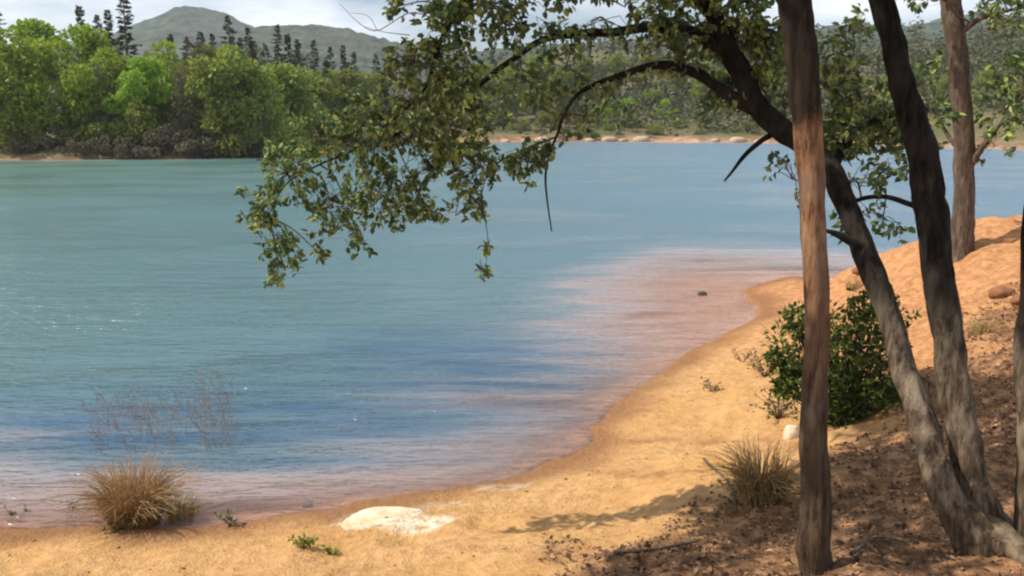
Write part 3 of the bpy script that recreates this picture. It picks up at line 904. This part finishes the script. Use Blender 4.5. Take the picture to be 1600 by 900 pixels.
mb = MB(); tube(mb, C_p, C_r, 22, 0.34, 2); mb.build("stem", M_oakbark, oak)
mb = MB()
for k, (px, py) in enumerate([(1650, 915), (1620, 880), (1490, 862)]):
    e = on_ground(px, py); e[2] -= 0.02
    s = oak_base + np.array([0, 0, 0.05])
    tube(mb, catmull([s, s * 0.5 + e * 0.5 + np.array([0, 0, 0.03]), e], 14), np.linspace((0.10, 0.08, 0.06)[k], 0.012, 14), 10, 0.45, k)
mb.build("root_flare", M_oakbark, oak)

limbs = {}
D1 = OD + 1.2
limbs['lower'] = [(1200, 180, D1 - 0.05, 0.050), (1140, 150, D1, 0.036), (1090, 118, D1 + 0.05, 0.030), (1040, 104, D1 + 0.1, 0.026), (985, 112, D1 + 0.15, 0.022), (920, 136, D1 + 0.2, 0.016),
                  (890, 165, D1 + 0.25, 0.011), (868, 215, D1 + 0.25, 0.008), (852, 275, D1 + 0.25, 0.007), (862, 360, D1 + 0.25, 0.004)]
limbs['upper'] = [(1140, 85, D1, 0.046), (1090, 52, D1 + 0.05, 0.036), (1030, 42, D1 + 0.1, 0.030), (960, 50, D1 + 0.2, 0.027), (900, 52, D1 + 0.3, 0.024), (845, 62, D1 + 0.4, 0.021), (790, 100, D1 + 0.5, 0.018),
                  (740, 140, D1 + 0.6, 0.016), (690, 175, D1 + 0.65, 0.013), (620, 210, D1 + 0.7, 0.010), (540, 240, D1 + 0.7, 0.008), (450, 285, D1 + 0.7, 0.005), (415, 340, D1 + 0.7, 0.004)]
limbs['high'] = [(1110, 20, D1, 0.042), (1040, -40, D1 - 0.1, 0.034), (940, -50, D1 - 0.2, 0.028), (830, -40, D1 - 0.2, 0.022), (740, -10, D1 - 0.1, 0.018), (690, 60, D1, 0.014), (660, 140, D1 + 0.1, 0.010), (600, 200, D1 + 0.1, 0.006)]
limbs['hang'] = [(868, 215, D1 + 0.25, 0.006), (815, 235, D1 + 0.25, 0.005), (770, 262, D1 + 0.25, 0.0042), (752, 310, D1 + 0.25, 0.003), (762, 370, D1 + 0.25, 0.0022), (757, 435, D1 + 0.25, 0.0015)]
limbs['right'] = [(1300, 268, OD + 0.9, 0.03), (1330, 215, OD + 1.1, 0.024), (1360, 190, OD + 1.3, 0.018), (1400, 180, OD + 1.5, 0.012), (1450, 170, OD + 1.7, 0.006)]
limbs['cross'] = [(1452, 330, OD + 0.36, 0.020), (1420, 318, OD + 0.5, 0.015), (1385, 308, OD + 0.65, 0.013), (1345, 312, OD + 0.8, 0.012), (1310, 330, OD + 0.9, 0.008)]
limbs['stub'] = [(1345, 385, OD + 0.62, 0.030), (1310, 368, OD + 0.6, 0.020), (1290, 362, OD + 0.55, 0.008)]
limbs['over'] = [(1372, -30, OD + 0.5, 0.05), (1250, -170, OD + 0.8, 0.042), (1050, -280, OD + 1.2, 0.034), (800, -380, OD + 1.6, 0.024), (600, -420, OD + 1.9, 0.012)]
CL = {
    'lower': [(900, 190, 40, 60, D1 + .25, .25, 22, 8), (815, 255, 45, 35, D1 + .25, .2, 26, 9), (855, 250, 28, 28, D1 + .25, .15, 16, 9), (960, 150, 60, 40, D1 + .1, .3, 16, 7),
              
              (1060, 95, 90, 45, D1 + .1, .3, 34, 8)],
    'upper': [(445, 395, 42, 42, D1 + .7, .2, 30, 9), (408, 330, 38, 55, D1 + .7, .25, 38, 9), (455, 270, 60, 55, D1 + .7, .3, 60, 9), (520, 340, 60, 50, D1 + .7, .3, 46, 9), (600, 320, 70, 48, D1 + .7, .3, 60, 9),
              (560, 245, 75, 55, D1 + .7, .35, 70, 9), (500, 205, 60, 50, D1 + .75, .3, 46, 9), (650, 250, 70, 60, D1 + .6, .35, 70, 9), (665, 330, 45, 28, D1 + .6, .2, 24, 8), (590, 180, 70, 50, D1 + .6, .35, 56, 9), (560, 385, 30, 20, D1 + .7, .15, 8, 6),
              (495, 400, 25, 30, D1 + .7, .15, 8, 6),
              (700, 200, 70, 60, D1 + .55, .35, 70, 9), (760, 165, 60, 60, D1 + .5, .35, 44, 9), (830, 130, 60, 55, D1 + .4, .3, 24, 8), (860, 70, 60, 30, D1 + .35, .3, 22, 8), (950, 60, 80, 22, D1 + .2, .3, 18, 8),
              (1050, 40, 80, 40, D1 + .1, .3, 46, 9), (1150, 40, 60, 40, D1, .3, 36, 9), (1200, 100, 40, 50, D1, .25, 48, 8), (1170, 55, 60, 45, D1 + .1, .25, 66, 9), (1130, 150, 45, 40, D1 + .1, .2, 34, 8), (1205, 165, 35, 40, D1 + .15, .2, 30, 8), (1090, 75, 50, 30, D1 + .1, .2, 26, 8), (900, 110, 50, 40, D1 + .3, .2, 14, 7), (430, 425, 18, 22, D1 + .7, .1, 10, 8)],
    'high': [(690, 40, 65, 48, D1 - .1, .3, 60, 9), (660, 110, 70, 55, D1, .3, 60, 9), (650, 180, 70, 45, D1 + .1, .3, 34, 9), (715, 115, 48, 55, D1, .3, 36, 9), (760, 15, 70, 30, D1 - .1, .3, 40, 9), (850, -12, 80, 24, D1 - .2, .3, 34, 9), (960, -18, 80, 24, D1 - .2, .3, 34, 9),
             (1060, -5, 80, 30, D1 - .1, .3, 56, 9), (1160, -10, 80, 30, D1, .3, 50, 9), (620, 10, 22, 30, D1 - .1, .2, 12, 8), (800, 60, 50, 30, D1 - .1, .2, 26, 8)],
    'right': [(1330, 150, 45, 55, OD + 1.2, .3, 46, 8), (1385, 200, 50, 60, OD + 1.4, .3, 95, 8), (1315, 215, 40, 50, OD + 1.1, .25, 85, 8), (1420, 120, 40, 60, OD + 1.6, .3, 20, 8), (1450, 200, 40, 40, OD + 1.7, .3, 18, 8),
              (1320, 60, 45, 50, OD + 1.2, .3, 22, 8), (1290, 120, 30, 40, OD + 1.1, .25, 26, 8)],
    'cross': [(1345, 280, 50, 35, OD + .8, .3, 14, 6), (1400, 275, 35, 40, OD + .7, .2, 12, 6), (1340, 350, 50, 35, OD + .85, .2, 10, 6), (1395, 360, 35, 30, OD + .7, .2, 8, 5)],
    'stub': [(1230, 280, 45, 50, OD + 1.0, .2, 14, 5)],
    'hang': [(740, 265, 48, 60, D1 + .25, .25, 56, 9), (715, 325, 30, 22, D1 + .25, .1, 12, 6), (760, 388, 9, 9, D1 + .25, .04, 4, 6), (756, 424, 9, 14, D1 + .25, .04, 6, 6), (750, 330, 18, 22, D1 + .25, .08, 7, 5)],
    'over': [],
}
label_limb = {'lower': "low arching limb with a bare drooping end", 'upper': "long limb reaching left over the water"}
for nm, pl in limbs.items():
    P, rr = limb_pts(pl, 70)
    mb = MB(); tube(mb, P, rr, 10, 0.16, len(nm)); lo = mb.build("limb", M_oakbark, oak)
    if nm in label_limb:
        lo["label"] = label_limb[nm]
    tw, lv = MB(), MB()
    for c in CL[nm]:
        lq = MB(); cluster(tw, lq, P, *c)
        lq.build("foliage", M_oakleaf, None, False, base=oak_base).parent = lo
    if nm == 'over':        # unseen crown overhead, its clumps set to shade the bank
        for c in shade_clumps(28, 5.0, 7.6, -4, 2.6):
            j = int(np.argmin(np.linalg.norm(P - c, axis=1)))
            tube(tw, catmull([P[j], P[j] * 0.5 + c * 0.5 + np.array([0, 0, 0.3]), c], 8), np.linspace(0.015, 0.005, 8), 5, 0, cap=False)
            n = 170; d = rnd_dirs(n) * (R(0, 1, n) ** 0.4)[:, None] * np.array([0.40, 0.40, 0.32])
            leaves(lv, c + d, rnd_dirs(n, -0.2), R(0.08, 0.15, n), 0.62, 0.22)
    if tw.v:
        tw.build("twig_spray", M_twig, None, base=oak_base).parent = lo
    if lv.v:
        lv.build("foliage", M_oakleaf, None, False, base=oak_base).parent = lo
for o in oak.children_recursive:            # sub-parts sit in the same local frame as the oak
    o.location = (0, 0, 0)
mb = MB(); P, rr = limb_pts([(1215, 205, D1 - .05, 0.02), (1188, 222, D1 - .1, 0.016), (1160, 250, D1 - .15, 0.013), (1132, 284, D1 - .2, 0.006)], 20)
tube(mb, P, rr, 8, 0.2, 3)
mb.build("dead_branch", M_oakbark, oak)["label"] = "short broken dead branch pointing down left"
mb = MB()
for pl in ([(680, 30, D1, .004), (640, 20, D1, .003), (590, 48, D1, .0025), (560, 35, D1, .002), (530, 5, D1, .0012)], [(640, 55, D1, .003), (600, 50, D1, .002), (570, 42, D1, .0012)], [(590, 48, D1, .002), (575, 25, D1, .0015), (548, 20, D1, .001)]):
    P, rr = limb_pts(pl, 16); tube(mb, P, rr, 5, 0, cap=False)
mb.build("bare_twig", M_twig, oak)

# --- slender tree in front
sl_base = on_ground(1276, 893)
slim = thing("slender_tree", sl_base, "slender straight tree with an orange brown trunk, standing alone in front of the twin-stemmed oak", "tree")
SD = sl_base[1]
P, rr = limb_pts([(1278, 925, SD, 0.10), (1276, 893, SD, 0.082), (1272, 820, SD, 0.073), (1270, 700, SD, 0.064), (1274, 560, SD + .03, 0.054), (1273, 400, SD + .05, 0.054), (1268, 260, SD + .08, 0.059), (1258, 150, SD + .1, 0.068), (1250, 60, SD + .12, 0.069),
                  (1242, -40, SD + .14, 0.067), (1225, -260, SD + .15, 0.062), (1215, -520, SD + .1, 0.04), (1200, -700, SD, 0.02)], 160)
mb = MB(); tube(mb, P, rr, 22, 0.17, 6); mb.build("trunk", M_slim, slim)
tw, lv = MB(), MB()
for c in shade_clumps(22, 5.2, 7.2, -3.2, 3):  # unseen crown clumps, placed for the shade they cast on the bank
    j = int(R(118, 158))
    tube(tw, catmull([P[j], P[j] * 0.5 + c * 0.5 + np.array([0, 0, 0.2]), c], 8), np.linspace(0.014, 0.005, 8), 5, 0, cap=False)
    n = 170; d = rnd_dirs(n) * (R(0, 1, n) ** 0.4)[:, None] * np.array([0.40, 0.40, 0.32])
    leaves(lv, c + d, rnd_dirs(n, -0.2), R(0.08, 0.15, n), 0.62, 0.22)
tw.build("limb", M_twig, slim); lv.build("crown", M_oakleaf, slim, False)  # crown holds the unseen clumps that shade the bank

# --- tree on the bank crest
bk_base = on_ground(1503, 398)
bank_tree = thing("bank_tree", bk_base, "pale brown straight tree rooted on the crest of the orange bank by the water", "tree")
BD = bk_base[1]; sc_ = BD / FOC
P, rr = limb_pts([(1502, 412, BD, 22 * sc_), (1503, 390, BD, 18 * sc_), (1506, 300, BD, 15.5 * sc_), (1505, 200, BD, 15 * sc_), (1496, 100, BD, 15 * sc_), (1486, 0, BD, 14 * sc_), (1480, -150, BD, 13 * sc_), (1490, -350, BD, 7 * sc_), (1495, -450, BD, 2 * sc_)], 110)
mb = MB(); tube(mb, P, rr, 16, 0.15, 9); mb.build("trunk", M_bankbark, bank_tree)
for pl, cls in (([(1515, 262, BD, 5 * sc_), (1540, 225, BD - .3, 4 * sc_), (1565, 190, BD - .5, 3 * sc_), (1600, 150, BD - .6, 1.5 * sc_)],
                 [(1570, 175, 35, 40, BD - .5, .6, 26, 9, .09), (1585, 120, 40, 40, BD - .5, .6, 60, 9, .09), (1545, 225, 25, 30, BD - .3, .5, 12, 8, .09), (1610, 180, 30, 40, BD - .5, .6, 22, 9, .09)]),
                ([(1492, 60, BD, 5 * sc_), (1530, 30, BD - .2, 4 * sc_), (1580, 15, BD - .3, 2.5 * sc_), (1640, 10, BD - .3, 1.5 * sc_)],
                 [(1545, 15, 25, 20, BD - .3, .5, 16, 8, .09), (1585, 40, 30, 18, BD - .3, .5, 16, 8, .09), (1600, 0, 40, 25, BD - .3, .5, 24, 8, .09), (1450, -10, 60, 25, BD - .2, .5, 26, 8, .09)]),
                ([(1503, 240, BD, 4 * sc_), (1480, 210, BD + .2, 3 * sc_), (1455, 170, BD + .3, 2 * sc_)], [(1465, 175, 25, 35, BD + .2, .4, 12, 8, .09), (1465, 90, 30, 30, BD + .2, .4, 10, 8, .09)])):
    Q, q_r = limb_pts(pl, 30)
    mb = MB(); tube(mb, Q, q_r, 8, 0.15, 4); lo = mb.build("limb", M_bankbark, bank_tree)
    tw, lv = MB(), MB()
    for c in cls:
        lq = MB(); cluster(tw, lq, Q, *c, main_r=0.02)
        a = lq.build("foliage", M_oakleaf, None, False, base=bk_base); a.parent = lo; a.location = (0, 0, 0)
    a = tw.build("twig_spray", M_twig, None, base=bk_base); a.parent = lo; a.location = (0, 0, 0)

# --- trunk cut by the picture's right edge
ed_base = on_ground(1606, 838)
edge = thing("edge_tree", ed_base, "dark slim trunk half cut off by the right edge of the picture", "tree")
ED = ed_base[1]
P, rr = limb_pts([(1604, 870, ED, 0.07), (1604, 838, ED, 0.055), (1603, 700, ED, 0.045), (1602, 560, ED, 0.042), (1606, 430, ED, 0.04), (1625, 250, ED, 0.036), (1650, 50, ED, 0.03), (1680, -200, ED, 0.02), (1690, -400, ED, 0.008)], 90)
mb = MB(); tube(mb, P, rr, 12, 0.15, 12); mb.build("trunk", M_oakbark, edge)
tw, lv = MB(), MB()
for k in range(9):
    c = P[int(R(78, 89))] + R(-0.6, 0.6, 3) + np.array([0.5, -0.5, 0.9]); j = int(R(70, 88))
    tube(tw, catmull([P[j], P[j] * 0.5 + c * 0.5 + np.array([0, 0, 0.1]), c], 8), np.linspace(0.01, 0.004, 8), 5, 0, cap=False)
    n = 300; d = rnd_dirs(n) * (R(0, 1, n) ** 0.45)[:, None] * 0.45
    leaves(lv, c + d, rnd_dirs(n, -0.2), R(0.05, 0.08, n), 0.62, 0.22)
tw.build("limb", M_twig, edge); lv.build("crown", M_oakleaf, edge, False)

# ------------------------------------------------------------------ near plants
def near_shrub(name, base, clumps, label, mat, leaf=0.045, n=420, group=None):
    t = thing(name, base, label, "shrub", group)
    st, lv = MB(), MB()
    for (ox, oy, oz, r) in clumps:
        c = base + np.array([ox, oy, oz])
        for q in range(4):
            b = base + np.array([ox * 0.25 + R(-.05, .05), oy * 0.25 + R(-.05, .05), -0.03]); e = c + rnd_dirs(1)[0] * r * 0.7
            tube(st, catmull([b, (b + e) / 2 + R(-0.05, 0.05, 3), e], 8), np.linspace(0.009, 0.003, 8), 4, 0, cap=False)
        d = rnd_dirs(n) * (R(0.05, 1, n) ** 0.4)[:, None] * r
        d *= (1 + 0.7 * fbm(d[:, 0] * 4 / r + ox * 9, d[:, 2] * 4 / r + oz * 7, 3, 3))[:, None] * R(.8, 1.35, (n, 1))
        leaves(lv, c + d, norm(d) * 0.6 + rnd_dirs(n, 0.3), R(0.6, 1.3, n) * leaf, 0.5, 0.2)
    for q in range(300):
        ox, oy, oz, r = clumps[int(R(0, len(clumps)))]
        b = base + np.array([R(-.12, .12), R(-.1, .1), 0]); e = base + np.array([ox, oy, oz]) + rnd_dirs(1, 0.25)[0] * r * R(0.8, 2.1)
        pth = catmull([b, b * .5 + e * .5 + np.array([0, 0, .08]) + R(-.05, .05, 3), e], 10)
        tube(st, pth, np.linspace(.005, .0015, 10), 3, 0, cap=False)
        k = np.clip((R(0.45, 1, 14) * 9).astype(int), 0, 9)
        leaves(lv, pth[k] + R(-.012, .012, (14, 3)), rnd_dirs(14, .2) + norm(e - b) * .7, R(.5, 1.2, 14) * leaf, 0.5, 0.2)
    st.build("stem", M_twig, t); lv.build("crown", mat, t, False)
    return t


gb = on_ground(1320, 655)
s_ = gb[1] / FOC
near_shrub("leafy_shrub", gb, [((px - 1320) * s_, dy, (655 - py) * s_, r) for px, py, dy, r in
           [(1225, 520, .1, .17), (1260, 560, -.1, .20), (1240, 600, 0, .16), (1290, 500, .1, .20), (1330, 520, 0, .24), (1380, 540, .1, .24), (1340, 600, -.1, .24), (1400, 590, .1, .22), (1290, 610, -.1, .20), (1390, 490, .2, .18), (1415, 620, .1, .16), (1345, 470, .15, .13), (1205, 560, .1, .09), (1215, 600, .0, .08), (1235, 490, .1, .10), (1300, 645, -.1, .13), (1375, 640, -.1, .15)]],
           "dense dark green leafy shrub behind the slender trunk at the edge of the sand", M_shrubleaf, n=130, leaf=0.064)


def tussock(name, base, h, spread, n, mat, label, lean=0.5, cat="grass clump", w=0.004, group=None):
    t = thing(name, base, label, cat, group)
    m = MB()
    a = R(0, 6.28, n); r0 = spread * 0.30 * np.sqrt(R(0, 1, n)); ln = h * R(0.45, 1.15, n); k = R(0.05, lean, n)
    o = np.stack([np.cos(a), np.sin(a), np.zeros(n)], 1)
    b = base + o * r0[:, None] - np.array([0, 0, 0.02])
    up = np.array([0, 0, 1.0])
    o2 = norm(o + rnd_dirs(n) * np.array([.8, .8, 0]))
    m1 = b + up * (ln * 0.5)[:, None] + o2 * (ln * k * 0.25)[:, None]
    e = b + up * (ln * (1 - 0.45 * k))[:, None] + o2 * (ln * k * 0.9)[:, None]
    P = np.stack([b, (b * 0.5 + m1 * 0.5) + o2 * 0.003, m1, (m1 + e) / 2 + up * (ln * 0.05)[:, None], e], 1)
    tubes(m, P, w * R(0.7, 1.2, n), w * 0.3, 3)
    m.build("blade_tuft", mat, t)
    return t


M_greyreed = plain_mat("grey_twigs", (0.16, 0.13, 0.12), (0.30, 0.25, 0.22), 20, bstr=0.1)
M_brownblade = leaf_mat("brown_blades", (0.27, 0.15, 0.065), (0.47, 0.29, 0.13), (0.64, 0.45, 0.24), rough=0.8, trans=0.3, objvar=0.1)
tussock("grass_tussock", on_ground(212, 820), 0.58, 0.58, 1100, M_drygrass, "golden dry grass tussock standing at the waterline near the left of the beach", 1.05)
tussock("grass_tussock", on_ground(1190, 782), 0.44, 0.46, 620, M_brownblade, "brown dry grass clump at the shade edge just left of the slender trunk", 1.0)
tussock("grass_tussock", on_ground(285, 818), 0.30, 0.3, 160, M_drygrass, "small thin dry grass tuft at the right foot of the golden tussock", 0.9)

tussock("grass_tussock", on_ground(1462, 492), 0.16, 0.3, 120, M_drygrass, "low yellow grass tuft on the orange bank between the two oak stems", 0.8)
tussock("grass_tussock", on_ground(1535, 520), 0.16, 0.35, 120, M_drygrass, "low yellow grass tuft on the orange bank just right of the upright oak stem", 0.8)
tussock("grass_tussock", on_ground(1335, 452), 0.22, 0.4, 120, M_drygrass, "yellow grass tuft at the top of the leafy shrub, on the bank", 0.8)

# dead twigs standing in the shallows
rb = on_plane(250, 705, 0.0)
t = thing("dead_brush", rb, "sparse grey leafless brush standing in the shallow water behind the golden tussock", "brush")
m = MB(); P = []
for k in range(150):
    px = R(140, 365); py = R(640, 715); b = on_plane(px, py, -0.03); top = R(0.10, 0.62) * (0.55 + 0.6 * (px - 140) / 225)
    e = b + np.array([R(-0.16, 0.16), R(-0.1, 0.1), top]); mm = (b + e) / 2 + np.array([R(-.04, .04), R(-.03, .03), 0])
    P.append([b, (b + mm) / 2, mm, (mm + e) / 2 + R(-.015, .015, 3), e])
    for q in range(2):
        f = R(0.4, 0.9); s0 = b * (1 - f) + e * f; e2 = s0 + np.array([R(-.12, .12), R(-.06, .06), R(0.04, 0.16)])
        P.append([s0, s0 * .75 + e2 * .25, (s0 + e2) / 2 + R(-.01, .01, 3), s0 * .25 + e2 * .75, e2])
tubes(m, np.array(P), 0.0030, 0.0012, 3); m.build("twig_spray", M_greyreed, t)


def weed(px, py, h, n, label, mat=M_olive, name="weed", cat="plant", leaf=0.035):
    b = on_ground(px, py); t = thing(name, b, label, cat)
    m, l = MB(), MB(); P = []
    for k in range(n):
        e = b + np.array([R(-1, 1) * h, R(-.6, .6) * h, R(0.25, 1) * h]); P.append([b - np.array([0, 0, .01]), b * .5 + e * .5 + np.array([0, 0, .15 * h]), e])
        q = 6; f = R(0.3, 1, q)[:, None]; leaves(l, b * (1 - f) + e * f + np.array([0, 0, .06 * h]), rnd_dirs(q, .5), R(.6, 1.2, q) * leaf, 0.55)
    tubes(m, np.array(P), .0025, .001, 3); m.build("stem", M_twig, t); l.build("crown", mat, t, False)
    return t


weed(475, 858, 0.13, 16, "low dark weed on the sand below the pale patch")
weed(1112, 612, 0.16, 10, "small sparse weed on the open sand left of the leafy shrub", M_grey)
weed(1160, 566, 0.2, 10, "thin grey weed between the waterline and the leafy shrub", M_grey)
weed(520, 868, 0.07, 7, "tiny dark weed right beside the low dark weed")
weed(30, 815, 0.14, 12, "short dull green tuft on the shore, at the left edge of the picture", M_grey)
weed(105, 812, 0.18, 14, "grey green waterside tuft just left of the golden tussock", M_grey)
weed(180, 832, 0.12, 10, "low olive tuft in front of the golden tussock", M_grey)
weed(360, 822, 0.14, 12, "low olive tuft on the shore between golden tussock and pale patch", M_grey)
weed(1195, 590, 0.32, 34, "grey dry brush at the left foot of the leafy shrub", M_grey, "dry_brush", "brush")
weed(1215, 655, 0.28, 34, "dry grey brush just above the brown grass clump", M_grey, "dry_brush", "brush")

# ------------------------------------------------------------------ stones and the pale sand patch
q = on_ground(604, 812); s_ = q[1] / FOC
tag(stone(q, 92 * s_ * 0.72, 0.20, 0.010, M_pale, 3, "bleached_patch", 0.3, 0.10, 60, 1.8), "broad pale flat patch of bleached sand at the water's edge", "rock")  # low stone-shaped mesh standing for a flat patch of bleached sand
q = on_ground(480, 792); tag(stone(q, .05, .04, .05, M_darkrock, 7), "small dark stone at the waterline left of the pale patch", "stone")
q = on_plane(1097, 460, 0); tag(stone(q, .09, .05, .05, M_darkrock, 9), "dark stone sticking out of the pink shallows in the cove", "stone")
q = on_ground(1236, 682); tag(stone(q, .075, .06, .09, M_pale, 11), "white upright stone just left of the slender trunk", "stone")
for px, py, s, l in ((1566, 462, .16, "dark earth clod on the orange bank, the larger of two"), (1592, 472, .10, "dark earth clod on the orange bank, smaller, at the picture edge"),
                     (1580, 378, .10, "brown clod on the bank crest at the right picture edge"), (1345, 425, .14, "brown earth lump on the bank between leaning stem and slender trunk")):
    q = on_ground(px, py); tag(stone(q, s, s * .7, s * .5, M_clod, int(px) % 13, "earth_clod"), l, "clod")

# fallen sticks in the shade
for pl, l in (([(1330, 870), (1370, 845), (1410, 850)], "pale fallen stick lying in the shade between slender trunk and oak"),
              ([(960, 868), (1030, 862), (1090, 850)], "dark fallen stick on the sand at the shade edge"),
              ([(1100, 720), (1140, 760), (1150, 800)], "thin fallen twig beside the brown grass clump")):
    P = np.array([on_ground(*q) + np.array([0, 0, .015]) for q in pl]); b = P[1].copy()
    m = MB(); tube(m, catmull(P, 16), np.linspace(.013, .006, 16), 7, .2, 3)
    o = m.build("fallen_stick", M_twig, None, base=b); tag(o, l, "stick")

# ------------------------------------------------------------------ loose cover: litter, pebbles, stubble
def scatter(n, box, cond):
    x = R(box[0], box[1], n); y = R(box[2], box[3], n); z, d, _ = height(x, y, True); k = cond(x, y, d)
    return np.stack([x, y, z], 1)[k]


lc = lambda x, y, d: ((x * 0.72 - (y - 4.55) * 0.80 + 0.35 + 1.2 * fbm(x * 1.5, y * 2.0, 4, 12)) > 0) & (d > 0.8)
Pq = scatter(32000, (-0.8, 8, 3.2, 11), lc)
m = MB(); leaves(m, Pq + np.array([0, 0, .006]), rnd_dirs(len(Pq)) * np.array([1, 1, .35]) + np.array([0, 0, .12]), R(.015, .048, len(Pq)), 0.6, 0.3)
M_litter = leaf_mat("dead_leaves", (0.06, 0.032, 0.019), (0.19, 0.095, 0.05), (0.46, 0.29, 0.16), rough=.8, trans=.1, objvar=0)
o = m.build("leaf_litter", M_litter, smooth=False); o["kind"] = "stuff"
Pq = scatter(5200, (-6, 7, 3.2, 14), lambda x, y, d: (d > 0.1) & (vnoise(x * 1.3, y * 1.3, 31) > -.2))
n = len(Pq); m = MB()
oc = np.array([(1, 0, 0), (0, 1, 0), (-1, 0, 0), (0, -1, 0), (0, 0, 1), (0, 0, -1)]) * 1.0
ocf = np.array([(0, 1, 4), (1, 2, 4), (2, 3, 4), (3, 0, 4), (1, 0, 5), (2, 1, 5), (3, 2, 5), (0, 3, 5)])
sz = np.exp(R(np.log(.005), np.log(.022), n))
V = Pq[:, None] + oc[None] * sz[:, None, None] * R(.6, 1.3, (n, 6, 1)) * np.array([1, 1, .6])
m.add(V, (np.arange(n)[:, None, None] * 6 + ocf[None]).reshape(-1, 3))
M_peb = leaf_mat("pebbles", (0.20, 0.12, 0.06), (0.36, 0.22, 0.11), (0.55, 0.42, 0.28), rough=.9, trans=0, objvar=0)
o = m.build("gravel", M_peb); o["kind"] = "stuff"
Pq = scatter(5000, (-5, 0.6, 3.2, 7.2), lambda x, y, d: (d > 0.25) & (vnoise(x * 1.1, y * 1.6, 33) > .05))
n = len(Pq); dv = norm(np.stack([R(-.7, .7, n), R(-.7, .7, n), R(.4, 1, n)], 1)); ln = R(.02, .07, n)[:, None]
m = MB(); tubes(m, np.stack([Pq, Pq + dv * ln * .5, Pq + dv * ln + R(-.008, .008, (n, 3))], 1), .0014, .0006, 3)
o = m.build("dry_grass", M_drygrass); o["kind"] = "stuff"

# ------------------------------------------------------------------ haze
zmin = -6.0
hzm = bpy.data.materials.new("haze"); hzm.use_nodes = True
nt_ = hzm.node_tree; nt_.nodes.clear()
pv = nt_.nodes.new("ShaderNodeVolumePrincipled"); mo = nt_.nodes.new("ShaderNodeOutputMaterial")
pv.inputs["Color"].default_value = (0.86, 0.92, 1.0, 1); pv.inputs["Density"].default_value = 0.00022; pv.inputs["Anisotropy"].default_value = 0.2
nt_.links.new(pv.outputs[0], mo.inputs["Volume"])
hx, hy0, hy1, hz1 = 2300, -330, 2300, 260
V = np.array([(sx * hx, sy, sz) for sx in (-1, 1) for sy in (hy0, hy1) for sz in (zmin, hz1)])
m = MB(); m.add(V, [(0, 1, 3, 2), (4, 6, 7, 5), (0, 4, 5, 1), (2, 3, 7, 6), (0, 2, 6, 4), (1, 5, 7, 3)])
o = m.build("haze", hzm, smooth=False); o["kind"] = "stuff"

for o in _roots:
    if "_base" in o:
        del o["_base"]
